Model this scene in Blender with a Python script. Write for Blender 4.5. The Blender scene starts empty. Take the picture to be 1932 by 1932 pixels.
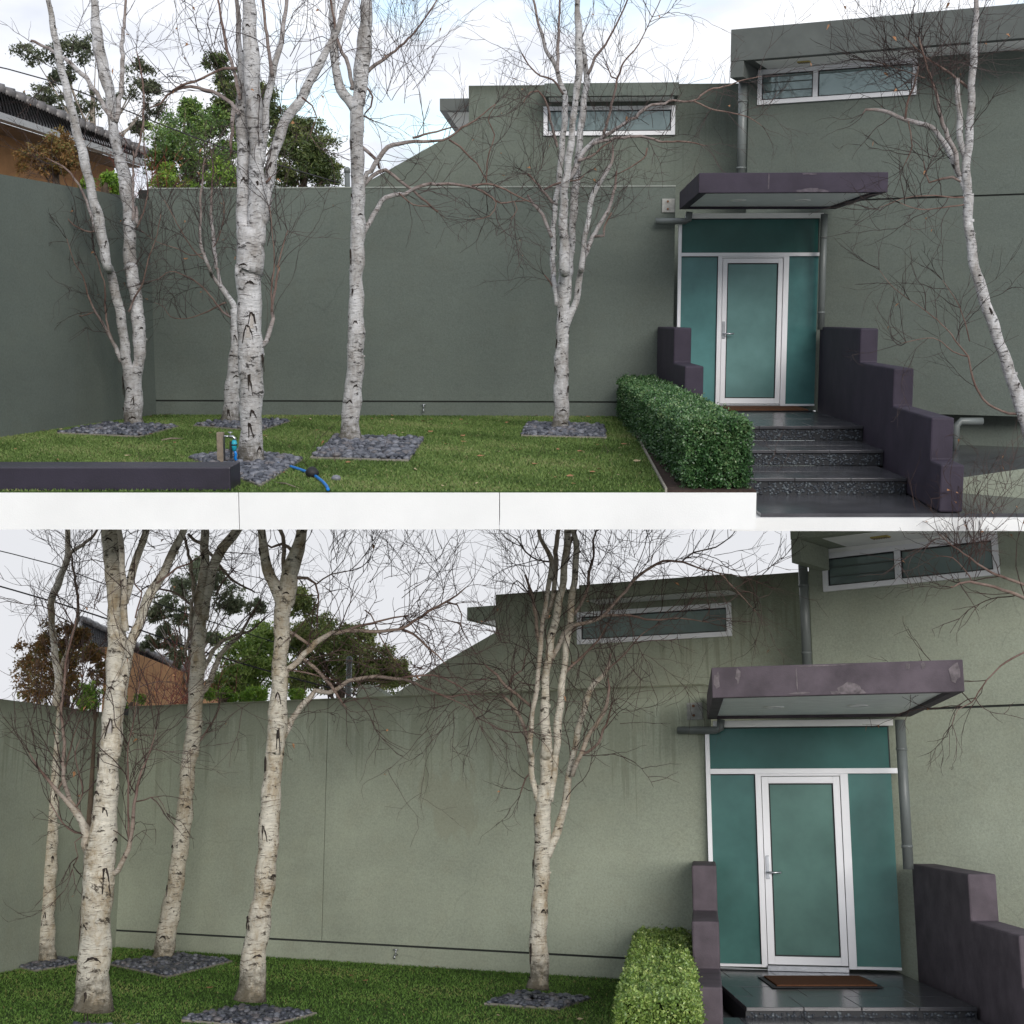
import bpy, bmesh, math, random
import numpy as np
from mathutils import Matrix, Vector
R = math.radians
random.seed(7); RNG = np.random.default_rng(11)
SC = bpy.context.scene; COL = SC.collection

# ------------------------------------------------------------------ camera, sky, sun, exposure
F = 2600.0; C0 = 966.0                      # focal length and centre in units of a 1932-unit wide picture
H_UP, H_LO = 600.0, 1510.0                  # eye-level line of the upper and of the lower garden
EYE_UP, EYE_LO = 1.385, 1.90                # eye height over the lawn of each garden
P_UP, P_LO = -math.atan((C0 - H_UP) / F), math.atan((H_LO - C0) / F)
cam_d = bpy.data.cameras.new('camera'); cam = bpy.data.objects.new('camera', cam_d); COL.objects.link(cam)
cam_d.sensor_width = 36.0; cam_d.lens = 36.0 * F / 1932.0; cam_d.clip_end = 3000; cam_d.clip_start = 0.1
cam.location = (0, 0, EYE_UP); cam.rotation_euler = (math.pi / 2 + P_UP, 0, 0)
SC.camera = cam

SUN_EL, SUN_AZ = R(17), R(163)              # high soft light from behind the viewer, a little from the right
world = bpy.data.worlds.new('World'); SC.world = world; world.use_nodes = True
nt = world.node_tree; nt.nodes.clear()
def wn(t, **kw):
    n = nt.nodes.new(t)
    for k, v in kw.items(): setattr(n, k, v)
    return n
out = wn('ShaderNodeOutputWorld'); bg = wn('ShaderNodeBackground'); bg.inputs['Strength'].default_value = 0.1
sky = wn('ShaderNodeTexSky', sky_type='NISHITA'); sky.sun_disc = False
sky.sun_elevation = SUN_EL; sky.sun_rotation = SUN_AZ; sky.air_density = 1.0; sky.dust_density = 1.5
tc = wn('ShaderNodeTexCoord'); sep = wn('ShaderNodeSeparateXYZ')
mp = wn('ShaderNodeMapping'); mp.inputs['Scale'].default_value = (1.0, 1.0, 2.2); mp.inputs['Location'].default_value = (0.35, 0.0, 0.55)
nz = wn('ShaderNodeTexNoise'); nz.inputs['Scale'].default_value = 5.0; nz.inputs['Detail'].default_value = 7; nz.inputs['Roughness'].default_value = 0.55
nz2 = wn('ShaderNodeTexNoise'); nz2.inputs['Scale'].default_value = 6.5; nz2.inputs['Detail'].default_value = 5
r1 = wn('ShaderNodeValToRGB'); r1.color_ramp.elements[0].position = 0.36; r1.color_ramp.elements[1].position = 0.50
r2 = wn('ShaderNodeValToRGB'); r2.color_ramp.elements[0].position = 0.32; r2.color_ramp.elements[1].position = 0.68
r2.color_ramp.elements[0].color = (6.0, 6.4, 7.3, 1); r2.color_ramp.elements[1].color = (9.6, 9.7, 10.0, 1)
rz = wn('ShaderNodeMapRange'); rz.inputs['From Min'].default_value = -0.10; rz.inputs['From Max'].default_value = 0.06
inv = wn('ShaderNodeMath', operation='SUBTRACT'); inv.inputs[0].default_value = 1.0
mx = wn('ShaderNodeMath', operation='MAXIMUM'); haze = wn('ShaderNodeMixRGB'); haze.inputs['Color2'].default_value = (6.5, 6.6, 6.9, 1)
mixc = wn('ShaderNodeMixRGB'); skm = wn('ShaderNodeMixRGB', blend_type='MULTIPLY'); skm.inputs['Fac'].default_value = 1.0
skm.inputs['Color2'].default_value = (1.9, 1.9, 1.9, 1)
L = nt.links.new
L(tc.outputs['Generated'], mp.inputs['Vector']); L(mp.outputs['Vector'], nz.inputs['Vector']); L(mp.outputs['Vector'], nz2.inputs['Vector'])
L(nz.outputs['Fac'], r1.inputs['Fac']); L(nz2.outputs['Fac'], r2.inputs['Fac'])
L(tc.outputs['Generated'], sep.inputs[0]); L(sep.outputs['Z'], rz.inputs['Value']); L(rz.outputs['Result'], inv.inputs[1])
L(r1.outputs['Color'], mx.inputs[0]); L(inv.outputs[0], mx.inputs[1])
L(inv.outputs[0], haze.inputs['Fac']); L(r2.outputs['Color'], haze.inputs['Color1'])
L(sky.outputs['Color'], skm.inputs['Color1'])
L(mx.outputs[0], mixc.inputs['Fac']); L(skm.outputs['Color'], mixc.inputs['Color1']); L(haze.outputs['Color'], mixc.inputs['Color2'])
L(mixc.outputs['Color'], bg.inputs['Color']); L(bg.outputs[0], out.inputs['Surface'])

sun_d = bpy.data.lights.new('sun', 'SUN'); sun_d.energy = 3.9; sun_d.angle = R(42); sun_d.color = (1.0, 0.97, 0.93)
sun = bpy.data.objects.new('sun', sun_d); COL.objects.link(sun)
_d = Vector((math.sin(SUN_AZ) * math.cos(SUN_EL), math.cos(SUN_AZ) * math.cos(SUN_EL), math.sin(SUN_EL)))
sun.rotation_euler = _d.to_track_quat('Z', 'Y').to_euler(); sun.location = (-6, -12, 16)

SC.view_settings.view_transform = 'Standard'; SC.view_settings.look = 'None'
SC.view_settings.exposure = 0.33; SC.view_settings.gamma = 1.0
SC.render.engine = 'CYCLES'; SC.cycles.use_denoising = True; SC.cycles.max_bounces = 5

# ------------------------------------------------------------------ the two gardens as frames
class View:
    """One garden: its own level frame (x right, y away, z up from its lawn), its eye height and its place in the world."""
    def __init__(s, pitch, eye, word):
        s.p, s.eye, s.word = pitch, eye, word
        s.M = Matrix.Translation(cam.location) @ Matrix.Rotation(P_UP - pitch, 4, 'X') @ Matrix.Translation((0, 0, -eye))
    def ray(s, px, py):
        xc, yc = (px - C0) / F, (C0 - py) / F
        return Vector((xc, math.cos(s.p) - math.sin(s.p) * yc, math.sin(s.p) + math.cos(s.p) * yc))
    def at(s, px, py, y):                   # the point at distance y
        d = s.ray(px, py); return Vector((0, 0, s.eye)) + d * (y / d.y)
    def gnd(s, px, py, z=0.0):              # the point on the level z
        d = s.ray(px, py); return Vector((0, 0, s.eye)) + d * ((z - s.eye) / d.z)
    def scale(s, y): return y / F           # metres per picture unit at distance y
UP, LO = View(P_UP, EYE_UP, 'upper'), View(P_LO, EYE_LO, 'lower')

# crops of the photograph that measurements were taken in
_CR = {1: (82.87, 82.87, .30637), 2: (82.87, 509.0, .30637), 3: (651.1, 82.87, .30637), 4: (651.1, 509.0, .30637), 5: (1231.2, 82.87, .32169), 6: (1231.2, 509.0, .32169),
       7: (82.87, 994.4, .30637), 8: (82.87, 1420.6, .30637), 9: (651.1, 994.4, .30637), 10: (651.1, 1420.6, .30637), 11: (1231.2, 994.4, .32169), 12: (1231.2, 1420.6, .32169)}
def U(k, x, y):
    a, b, s = _CR[k]; return a + x * s, b + y * s

class Frame:
    """An upright plane of a garden: s along it to the right, t up, k towards the viewer."""
    def __init__(f, V, px, py, y, deg, back=0.0):
        a = R(deg); f.V = V
        f.ux = Vector((math.cos(a), -math.sin(a), 0)); f.n = Vector((-math.sin(a), -math.cos(a), 0)); f.uz = Vector((0, 0, 1))
        o = V.at(px, py, y); f.o = Vector((o.x, o.y, 0)) - f.n * back
    def st(f, px, py, k=0.0):
        d = f.V.ray(px, py); e = Vector((0, 0, f.V.eye)); o = f.o + f.n * k
        q = e + d * ((o - e).dot(f.n) / d.dot(f.n)); q2 = q - f.o
        return q2.dot(f.ux), q.z
    def pt(f, s, t, k=0.0): return f.o + f.ux * s + f.uz * t + f.n * k
    def rect(f, k0, px0, py0, px1, py1, k=0.0):
        """Level, upright rectangle whose middle lines pass through the given crop pixels."""
        a, b = U(k0, px0, py0); c, d = U(k0, px1, py1); m, n = (a + c) / 2, (b + d) / 2
        return f.st(a, n, k)[0], f.st(c, n, k)[0], f.st(m, d, k)[1], f.st(m, b, k)[1]

# ------------------------------------------------------------------ mesh building
class MB:
    def __init__(s): s.v, s.f, s.a = [], [], []
    def add(s, vs, fs, a=0.0):
        b = len(s.v); s.v += [Vector(v) for v in vs]; s.f += [tuple(b + i for i in f) for f in fs]; s.a += ([a] * len(vs) if not isinstance(a, list) else a); return s
    def hexa(s, p):                         # eight corners: bottom four, top four
        return s.add(p, [(3, 2, 1, 0), (4, 5, 6, 7), (0, 1, 5, 4), (1, 2, 6, 5), (2, 3, 7, 6), (3, 0, 4, 7)])
    def box(s, x0, x1, y0, y1, z0, z1):
        return s.hexa([(x0, y0, z0), (x1, y0, z0), (x1, y1, z0), (x0, y1, z0), (x0, y0, z1), (x1, y0, z1), (x1, y1, z1), (x0, y1, z1)])
    def fbox(s, f, s0, s1, t0, t1, k0, k1): # box on a frame
        return s.hexa([f.pt(s0, t0, k1), f.pt(s1, t0, k1), f.pt(s1, t0, k0), f.pt(s0, t0, k0), f.pt(s0, t1, k1), f.pt(s1, t1, k1), f.pt(s1, t1, k0), f.pt(s0, t1, k0)])
    def prism(s, poly, off):                # polygon (points) swept by a vector
        n = len(poly); off = Vector(off); a = [Vector(p) for p in poly]; b = [p + off for p in a]
        return s.add(a + b, [tuple(range(n))[::-1], tuple(range(n, 2 * n))] + [(i, (i + 1) % n, n + (i + 1) % n, n + i) for i in range(n)])
    def tube(s, pts, rad, n=8, cap=True, wob=0.0, thin=None):
        pts = [Vector(p) for p in pts]; m = len(pts)
        if isinstance(rad, (int, float)): rad = [rad] * m
        base = len(s.v); up = Vector((0.13, 0.97, 0.2)); fr = None
        for i in range(m):
            t = (pts[min(i + 1, m - 1)] - pts[max(i - 1, 0)]).normalized()
            if fr is None:
                fr = t.cross(up); fr = fr.normalized() if fr.length > 1e-4 else Vector((1, 0, 0))
            else:
                fr = (fr - t * fr.dot(t)); fr = fr.normalized() if fr.length > 1e-5 else t.orthogonal().normalized()
            bi = t.cross(fr)
            for j in range(n):
                a = 2 * math.pi * j / n; rr = rad[i] * (1 + wob * (random.random() - 0.5))
                s.v.append(pts[i] + (fr * math.cos(a) + bi * math.sin(a)) * rr)
                s.a.append(thin[i] if thin else 0.0)
        for i in range(m - 1):
            for j in range(n):
                a, b = base + i * n + j, base + i * n + (j + 1) % n; s.f.append((a, b, b + n, a + n))
        if cap:
            s.f.append(tuple(base + j for j in range(n))[::-1]); s.f.append(tuple(base + (m - 1) * n + j for j in range(n)))
        return s

BASE = {}
def tag(o, label=None, cat=None, group=None, kind=None):
    for k, v in (('label', label), ('category', cat), ('group', group), ('kind', kind)):
        if v: o[k] = v
    return o
def thing(name, label, cat, V, base, group=None):
    o = bpy.data.objects.new(name, None); COL.objects.link(o); o.empty_display_size = 0.1
    o.matrix_world = V.M @ Matrix.Translation(Vector(base)); BASE[o.name] = Vector(base)
    return tag(o, label, cat, group)
def link(name, me, mat, parent, V, base):
    o = bpy.data.objects.new(name, me); COL.objects.link(o)
    if mat: me.materials.append(mat)
    if parent is not None: o.parent = parent; BASE[o.name] = BASE[parent.name]
    else: o.matrix_world = V.M @ Matrix.Translation(Vector(base)); BASE[o.name] = Vector(base)
    return o
def obj(name, mb, mat, parent=None, V=None, base=(0, 0, 0), smooth=False, bevel=0.0, attr=None):
    b = BASE[parent.name] if parent is not None else Vector(base)
    me = bpy.data.meshes.new(name); me.from_pydata([v - b for v in mb.v], [], mb.f); me.update()
    if smooth: me.shade_smooth()
    if attr:
        at = me.attributes.new(attr, 'FLOAT', 'POINT'); at.data.foreach_set('value', mb.a)
    o = link(name, me, mat, parent, V, base)
    if bevel:
        m = o.modifiers.new('bevel', 'BEVEL'); m.width = bevel; m.segments = 2; m.limit_method = 'ANGLE'; m.angle_limit = R(40)
    return o
def nobj(name, verts, faces, mat, parent=None, V=None, base=(0, 0, 0), rnd=None, kind=None):
    """Large mesh from numpy arrays: verts (n,3), faces (m,3 or 4); rnd: one value per vertex."""
    b = np.array(BASE[parent.name] if parent is not None else base, dtype=np.float32)
    v = (np.asarray(verts, dtype=np.float32) - b); f = np.asarray(faces, dtype=np.int32); k = f.shape[1]
    me = bpy.data.meshes.new(name); me.vertices.add(len(v)); me.vertices.foreach_set('co', v.ravel())
    me.loops.add(f.size); me.loops.foreach_set('vertex_index', f.ravel())
    me.polygons.add(len(f)); me.polygons.foreach_set('loop_start', np.arange(0, f.size, k, dtype=np.int32)); me.polygons.foreach_set('loop_total', np.full(len(f), k, dtype=np.int32))
    me.update(calc_edges=True)
    if rnd is not None:
        at = me.attributes.new('rnd', 'FLOAT', 'POINT'); at.data.foreach_set('value', np.asarray(rnd, dtype=np.float32))
    o = link(name, me, mat, parent, V, base)
    if kind: o['kind'] = kind
    return o

# ------------------------------------------------------------------ materials
def mat(name):
    m = bpy.data.materials.new(name); m.use_nodes = True; t = m.node_tree; b = t.nodes['Principled BSDF']
    return m, t, b
def nd(t, typ, **kw):
    n = t.nodes.new(typ)
    for k, v in kw.items():
        if k in n.inputs: n.inputs[k].default_value = v
        else: setattr(n, k, v)
    return n
def coord(t, scale=(1, 1, 1), loc=(0, 0, 0)):
    c = nd(t, 'ShaderNodeTexCoord'); m = nd(t, 'ShaderNodeMapping'); m.inputs['Scale'].default_value = scale; m.inputs['Location'].default_value = loc
    t.links.new(c.outputs['Object'], m.inputs['Vector']); return m.outputs['Vector']
def noise(t, vec, scale, detail=4, rough=0.5):
    n = nd(t, 'ShaderNodeTexNoise', Scale=scale, Detail=detail, Roughness=rough); t.links.new(vec, n.inputs['Vector']); return n.outputs['Fac']
def ramp(t, fac, stops):
    r = nd(t, 'ShaderNodeValToRGB'); e = r.color_ramp.elements
    while len(e) < len(stops): e.new(0.5)
    for i, (p, c) in enumerate(stops):
        e[i].position = p; e[i].color = (*c, 1) if len(c) == 3 else c
    t.links.new(fac, r.inputs['Fac']); return r.outputs['Color']
def mixc_(t, fac, a, b, mode='MIX'):
    m = nd(t, 'ShaderNodeMixRGB', blend_type=mode)
    for s, v in ((0, fac), (1, a), (2, b)):
        if hasattr(v, 'node'): t.links.new(v, m.inputs[s])
        elif isinstance(v, (int, float)): m.inputs[s].default_value = v
        else: m.inputs[s].default_value = (*v, 1)
    return m.outputs[0]
def bump(t, b, h, strength=0.3, dist=0.01):
    n = nd(t, 'ShaderNodeBump', Strength=strength, Distance=dist); t.links.new(h, n.inputs['Height']); t.links.new(n.outputs['Normal'], b.inputs['Normal'])
def math_(t, op, a, b=None):
    m = nd(t, 'ShaderNodeMath', operation=op)
    for i, v in enumerate((a, b)):
        if v is None: continue
        if hasattr(v, 'node'): t.links.new(v, m.inputs[i])
        else: m.inputs[i].default_value = v
    return m.outputs[0]

def m_plain(name, c, rough=0.6, var=0.12, scale=6.0, spec=0.4, metal=0.0, bmp=0.0, bscale=80.0):
    m, t, b = mat(name); v = coord(t); f = noise(t, v, scale, 5, 0.6)
    dk = tuple(x * (1 - var) for x in c); lt = tuple(min(1, x * (1 + var)) for x in c)
    t.links.new(ramp(t, f, [(0.3, dk), (0.7, lt)]), b.inputs['Base Color'])
    b.inputs['Roughness'].default_value = rough; b.inputs['Specular IOR Level'].default_value = spec; b.inputs['Metallic'].default_value = metal
    if bmp: bump(t, b, noise(t, v, bscale, 3), bmp, 0.004)
    return m
def m_render(name, c, top=None, streak=0.0, blotch=0.25, tint=None, patch=None):
    """Painted cement render: fine grain, broad blotches and, with a top level, run-off stains hanging down from it."""
    m, t, b = mat(name); v = coord(t)
    f1 = noise(t, v, 0.55, 5, 0.6); f2 = noise(t, v, 2.6, 6, 0.65); f3 = noise(t, v, 120, 2)
    base = ramp(t, f1, [(0.32, tuple(x * (1 - blotch * .6) for x in c)), (0.68, tuple(x * (1 + blotch * .5) for x in c))])
    base = mixc_(t, ramp(t, f2, [(0.5, (0, 0, 0)), (0.75, (0.4, 0.4, 0.4))]), base, tuple(x * k for x, k in zip(c, tint or (0.92, 0.86, 0.80))))
    base = mixc_(t, 0.55, base, ramp(t, noise(t, v, 42, 5, 0.75), [(0.28, (0.62, 0.62, 0.62)), (0.5, (1, 1, 1)), (0.72, (1.30, 1.30, 1.30))]), 'MULTIPLY')
    cr = nd(t, 'ShaderNodeTexVoronoi', feature='DISTANCE_TO_EDGE', Scale=0.55); wv = nd(t, 'ShaderNodeMixRGB', blend_type='ADD', Fac=0.5); t.links.new(v, wv.inputs[1])
    wz = nd(t, 'ShaderNodeTexNoise', Scale=2.0, Detail=6.0); t.links.new(v, wz.inputs['Vector']); t.links.new(wz.outputs['Color'], wv.inputs[2]); t.links.new(wv.outputs[0], cr.inputs['Vector'])
    hair = math_(t, 'MULTIPLY', ramp(t, cr.outputs['Distance'], [(0.0, (1, 1, 1)), (0.006, (0, 0, 0))]), ramp(t, noise(t, v, 0.8, 2), [(0.5, (0, 0, 0)), (0.62, (0.30, 0.30, 0.30))]))
    base = mixc_(t, hair, base, tuple(x * 0.45 for x in c))
    sm = noise(t, coord(t, (0.6, 0.6, 2.6)), 1.4, 6, 0.7)                                 # roller and trowel bands
    base = mixc_(t, ramp(t, sm, [(0.45, (0, 0, 0)), (0.72, (0.35, 0.35, 0.35))]), base, tuple(x * y for x, y in zip(c, (1.18, 1.16, 1.12))))
    if patch:                               # a washed, browner repair with ragged drips under it
        p, r_ = patch; ds = nd(t, 'ShaderNodeVectorMath', operation='DISTANCE'); t.links.new(coord(t), ds.inputs[0]); ds.inputs[1].default_value = p
        rag = math_(t, 'ADD', math_(t, 'DIVIDE', ds.outputs['Value'], r_), math_(t, 'MULTIPLY', noise(t, coord(t, (3.0, 3.0, 0.8)), 2.2, 6, 0.7), 2.2))
        base = mixc_(t, ramp(t, math_(t, 'MULTIPLY', rag, 0.5), [(0.76, (0.30, 0.30, 0.30)), (0.86, (0, 0, 0))]), base, tuple(x * y for x, y in zip(c, (0.80, 0.70, 0.62))))
    if top is not None and streak:
        g = nd(t, 'ShaderNodeSeparateXYZ'); t.links.new(v, g.inputs[0])
        s1 = noise(t, coord(t, (9, 9, 0.35)), 1.6, 4, 0.65); s2 = noise(t, coord(t, (1, 1, 0.4)), 1.0, 3)
        down = math_(t, 'SUBTRACT', top, g.outputs['Z'])
        reach = math_(t, 'MULTIPLY', math_(t, 'POWER', s1, 2.5), math_(t, 'MULTIPLY', s2, 7.5))
        k = math_(t, 'SUBTRACT', reach, down)
        fac = ramp(t, k, [(0.0, (0, 0, 0)), (0.35, (streak, streak, streak))])
        base = mixc_(t, fac, base, tuple(x * y for x, y in zip(c, (0.50, 0.50, 0.44))))
        fr = ramp(t, math_(t, 'ADD', down, math_(t, 'MULTIPLY', s1, 0.25)), [(0.10, (0.75, 0.75, 0.75)), (0.30, (0, 0, 0))])
        base = mixc_(t, fr, base, tuple(x * y for x, y in zip(c, (0.40, 0.38, 0.34))))
    t.links.new(base, b.inputs['Base Color'])
    b.inputs['Roughness'].default_value = 0.82; b.inputs['Specular IOR Level'].default_value = 0.25
    bump(t, b, math_(t, 'ADD', math_(t, 'MULTIPLY', f3, 0.6), noise(t, v, 14, 6, 0.7)), 0.55, 0.010)
    return m
def m_bark(name, white, dark, brown, amount):
    """Birch bark: papery white with fine dashes, torn darker bands, grey-brown and mossy patches and black fissures."""
    m, t, b = mat(name); v = coord(t)
    at = nd(t, 'ShaderNodeAttribute', attribute_name='thin')
    wob = nd(t, 'ShaderNodeMixRGB', blend_type='ADD', Fac=0.10); t.links.new(v, wob.inputs[1])
    wn_ = nd(t, 'ShaderNodeTexNoise', Scale=5.0, Detail=3.0); t.links.new(v, wn_.inputs['Vector']); t.links.new(wn_.outputs['Color'], wob.inputs[2])
    def scaled(sc):
        mp_ = nd(t, 'ShaderNodeMapping'); mp_.inputs['Scale'].default_value = sc; t.links.new(wob.outputs[0], mp_.inputs['Vector']); return mp_.outputs['Vector']
    w = noise(t, v, 2.2, 6, 0.7)
    base = ramp(t, w, [(0.30, tuple(x * .55 for x in white)), (0.48, tuple(x * .85 for x in white)), (0.62, white), (0.80, tuple(min(1, x * 1.12) for x in white))])
    bands = noise(t, scaled((3, 3, 26)), 1.3, 7, 0.72)                                   # torn horizontal peeling
    base = mixc_(t, ramp(t, bands, [(0.46, (0, 0, 0)), (0.60, (0.6, 0.6, 0.6))]), base, tuple(x * .58 for x in white))
    warm = noise(t, scaled((3, 3, 1.6)), 1.7, 7, 0.75)
    base = mixc_(t, ramp(t, warm, [(0.52 - amount * .12, (0, 0, 0)), (0.66 - amount * .06, (0.85, 0.85, 0.85))]), base, brown)
    d1 = noise(t, scaled((11, 11, 105)), 1.0, 4, 0.6)                                    # lenticel dashes
    base = mixc_(t, ramp(t, d1, [(0.57, (0, 0, 0)), (0.65, (0.8, 0.8, 0.8))]), base, tuple(x * 2.6 for x in dark))
    d2 = noise(t, scaled((5, 5, 9)), 1.9, 8, 0.75)                                       # black rough patches
    base = mixc_(t, ramp(t, d2, [(0.56, (0, 0, 0)), (0.61, (0.92, 0.92, 0.92))]), base, dark)
    d3 = noise(t, scaled((26, 26, 3.2)), 1.0, 5, 0.7)                                    # thin upright cracks
    base = mixc_(t, ramp(t, d3, [(0.66, (0, 0, 0)), (0.72, (0.7, 0.7, 0.7))]), base, tuple(x * 1.6 for x in dark))
    g = nd(t, 'ShaderNodeSeparateXYZ'); t.links.new(v, g.inputs[0])                       # damp, dirty foot of the trunk
    ft = math_(t, 'ADD', g.outputs['Z'], math_(t, 'MULTIPLY', math_(t, 'SUBTRACT', noise(t, v, 7, 5, 0.7), 0.5), 0.9))
    base = mixc_(t, ramp(t, ft, [(0.05, (0.85, 0.85, 0.85)), (0.26, (0, 0, 0))]), base, (0.075, 0.065, 0.045))
    tw = ramp(t, noise(t, v, 8, 3), [(0.3, (0.10, 0.055, 0.045)), (0.7, (0.24, 0.17, 0.14))])
    base = mixc_(t, at.outputs['Fac'], base, tw)
    t.links.new(base, b.inputs['Base Color']); b.inputs['Roughness'].default_value = 0.78; b.inputs['Specular IOR Level'].default_value = 0.25
    bump(t, b, math_(t, 'ADD', math_(t, 'ADD', d1, bands), math_(t, 'MULTIPLY', d2, 2.0)), 0.9, 0.012)
    return m
def m_leaf(name, stops, rough=0.5, trans=0.15, spec=0.35):
    m, t, b = mat(name); at = nd(t, 'ShaderNodeAttribute', attribute_name='rnd')
    t.links.new(ramp(t, at.outputs['Fac'], stops), b.inputs['Base Color'])
    b.inputs['Roughness'].default_value = rough; b.inputs['Specular IOR Level'].default_value = spec
    b.inputs['Transmission Weight'].default_value = 0.0
    if trans:
        tr = nd(t, 'ShaderNodeBsdfTranslucent'); ms = nd(t, 'ShaderNodeMixShader', Fac=trans); o = t.nodes['Material Output']
        t.links.new(ramp(t, at.outputs['Fac'], stops), tr.inputs['Color']); t.links.new(b.outputs[0], ms.inputs[1]); t.links.new(tr.outputs[0], ms.inputs[2]); t.links.new(ms.outputs[0], o.inputs['Surface'])
    return m
def m_glass(name, c, rough=0.06, var=0.25, spec=0.5, blob=None):
    m, t, b = mat(name); v = coord(t)
    col = ramp(t, noise(t, v, 0.9, 5, 0.6), [(0.3, tuple(x * (1 - var) for x in c)), (0.7, tuple(x * (1 + var) for x in c))])
    if blob:                                # pale reflection painted on as a soft round spot; unused
        p, r_, cc = blob; sb = nd(t, 'ShaderNodeVectorMath', operation='DISTANCE'); t.links.new(coord(t), sb.inputs[0]); sb.inputs[1].default_value = p
        col = mixc_(t, ramp(t, math_(t, 'DIVIDE', sb.outputs['Value'], r_), [(0.25, (0.8, 0.8, 0.8)), (1.0, (0, 0, 0))]), col, cc)
    sme = noise(t, coord(t, (1, 1, 0.5)), 3.0, 6, 0.7); t.links.new(math_(t, 'MULTIPLY', sme, rough * 2), b.inputs['Roughness'])
    t.links.new(col, b.inputs['Base Color']); b.inputs['Specular IOR Level'].default_value = spec
    return m

M = {}
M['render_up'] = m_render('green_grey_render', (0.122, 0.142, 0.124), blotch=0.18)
M['render_lo'] = m_render('brightened_olive_render', (0.312, 0.340, 0.268), blotch=0.30)  # upper garden's paint, brightened in colour to offset the slab's shade
M['purple_up'] = m_plain('aubergine_masonry_paint', (0.040, 0.032, 0.048), 0.7, 0.22, 3.0, 0.3, bmp=0.3)
M['purple_dk'] = m_plain('shaded_wet_aubergine_paint', (0.020, 0.016, 0.028), 0.4, 0.25, 3.0, 0.5, bmp=0.3)  # shade of the wall front put into the colour; smoother for wet sheen
M['purple_lo'] = m_plain('brightened_aubergine_paint', (0.088, 0.071, 0.082), 0.75, 0.28, 4.0, 0.3, bmp=0.4)  # lighter copy of the upper aubergine, brighter exposure put into the colour
M['white'] = m_plain('white_powder_coated_aluminium', (0.80, 0.80, 0.82), 0.4, 0.04, 3.0, 0.5)
M['soffit'] = m_plain('off_white_soffit_paint', (0.86, 0.86, 0.83), 0.7, 0.07, 2.0)
M['dark_trim'] = m_plain('dark_grey_green_trim', (0.095, 0.105, 0.098), 0.55, 0.15, 3.0)
M['pipe'] = m_plain('grey_green_pipe_paint', (0.13, 0.145, 0.14), 0.4, 0.12, 5.0, 0.5)
M['teal'] = m_glass('frosted_teal_glass', (0.072, 0.185, 0.182), 0.12, 0.35, 0.45)
M['teal_lo'] = m_glass('frosted_sea_green_glass', (0.056, 0.142, 0.128), 0.14, 0.35, 0.35)
M['teal_dk'] = m_glass('deep_teal_glass', (0.034, 0.108, 0.096), 0.14, 0.3, 0.25)
M['pane'] = m_glass('dark_window_glass', (0.30, 0.38, 0.38), 0.03, 0.1, 1.0); M['pane'].node_tree.nodes['Principled BSDF'].inputs['Metallic'].default_value = 0.7
M['steel'] = m_plain('brushed_steel', (0.45, 0.46, 0.48), 0.3, 0.1, 20, 0.5, 0.9)
M['rusty_steel'] = m_plain('galvanised_plate', (0.30, 0.30, 0.28), 0.6, 0.25, 14, 0.4, 0.2)
M['rust'] = m_plain('rusty_bolt', (0.16, 0.075, 0.04), 0.8, 0.3, 60)
M['black'] = m_plain('black_rubber', (0.015, 0.015, 0.017), 0.6, 0.1)
M['joint'] = m_plain('joint_shadow_filler', (0.030, 0.033, 0.030), 0.9, 0.1)
M['soil'] = m_plain('dark_bark_mulch', (0.045, 0.030, 0.024), 0.95, 0.45, 30, 0.2, bmp=1.0, bscale=40)
M['turf'] = m_plain('turf_backing', (0.055, 0.095, 0.026), 0.95, 0.35, 5.0, 0.1)
M['slab'] = m_plain('white_concrete', (0.80, 0.80, 0.79), 0.8, 0.05, 1.3, 0.3, bmp=0.3)
M['asphalt'] = m_plain('concrete_ground', (0.45, 0.44, 0.42), 0.9, 0.2, 8.0, 0.3, bmp=0.5)
M['paver'] = m_plain('wet_dark_stone_tile', (0.060, 0.060, 0.066), 0.22, 0.35, 3.5, 0.5, bmp=0.15)
M['grout'] = m_plain('grout', (0.10, 0.10, 0.10), 0.9, 0.1)
M['riser'] = m_plain('dark_mortar', (0.022, 0.024, 0.028), 0.6, 0.2)
M['timber'] = m_plain('weathered_timber', (0.22, 0.18, 0.14), 0.85, 0.3, 18, 0.2, bmp=0.6)
M['edging'] = m_plain('grey_timber_edging', (0.26, 0.24, 0.20), 0.85, 0.25, 12, 0.2)
M['blue'] = m_plain('blue_hose_plastic', (0.010, 0.20, 0.62), 0.35, 0.1, 6, 0.5)
M['teal_plastic'] = m_plain('turquoise_plastic', (0.02, 0.32, 0.42), 0.4, 0.1, 6)
M['coir'] = m_plain('brown_coir_mat', (0.12, 0.055, 0.030), 0.95, 0.4, 90, 0.1, bmp=1.0)
M['brick'] = m_plain('orange_brick_wall', (0.40, 0.21, 0.095), 0.85, 0.18, 5, 0.2)
M['gutter'] = m_plain('pale_gutter', (0.42, 0.42, 0.42), 0.5, 0.08)
M['tile'] = m_plain('dark_roof_tile', (0.14, 0.13, 0.128), 0.35, 0.3, 4, 0.5)
M['vent'] = m_plain('yellowed_vent', (0.42, 0.34, 0.10), 0.7, 0.2, 20)
M['wire'] = m_plain('cable', (0.02, 0.02, 0.022), 0.6, 0.1)
M['trunk'] = m_plain('grey_brown_trunk', (0.10, 0.075, 0.055), 0.9, 0.35, 9, 0.2, bmp=0.6)
M['dead'] = m_plain('brown_leaf', (0.30, 0.15, 0.07), 0.7, 0.35, 30)
M['bark_up'] = m_bark('pale_birch_bark', (0.70, 0.69, 0.69), (0.028, 0.024, 0.022), (0.27, 0.245, 0.22), 0.75)
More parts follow.
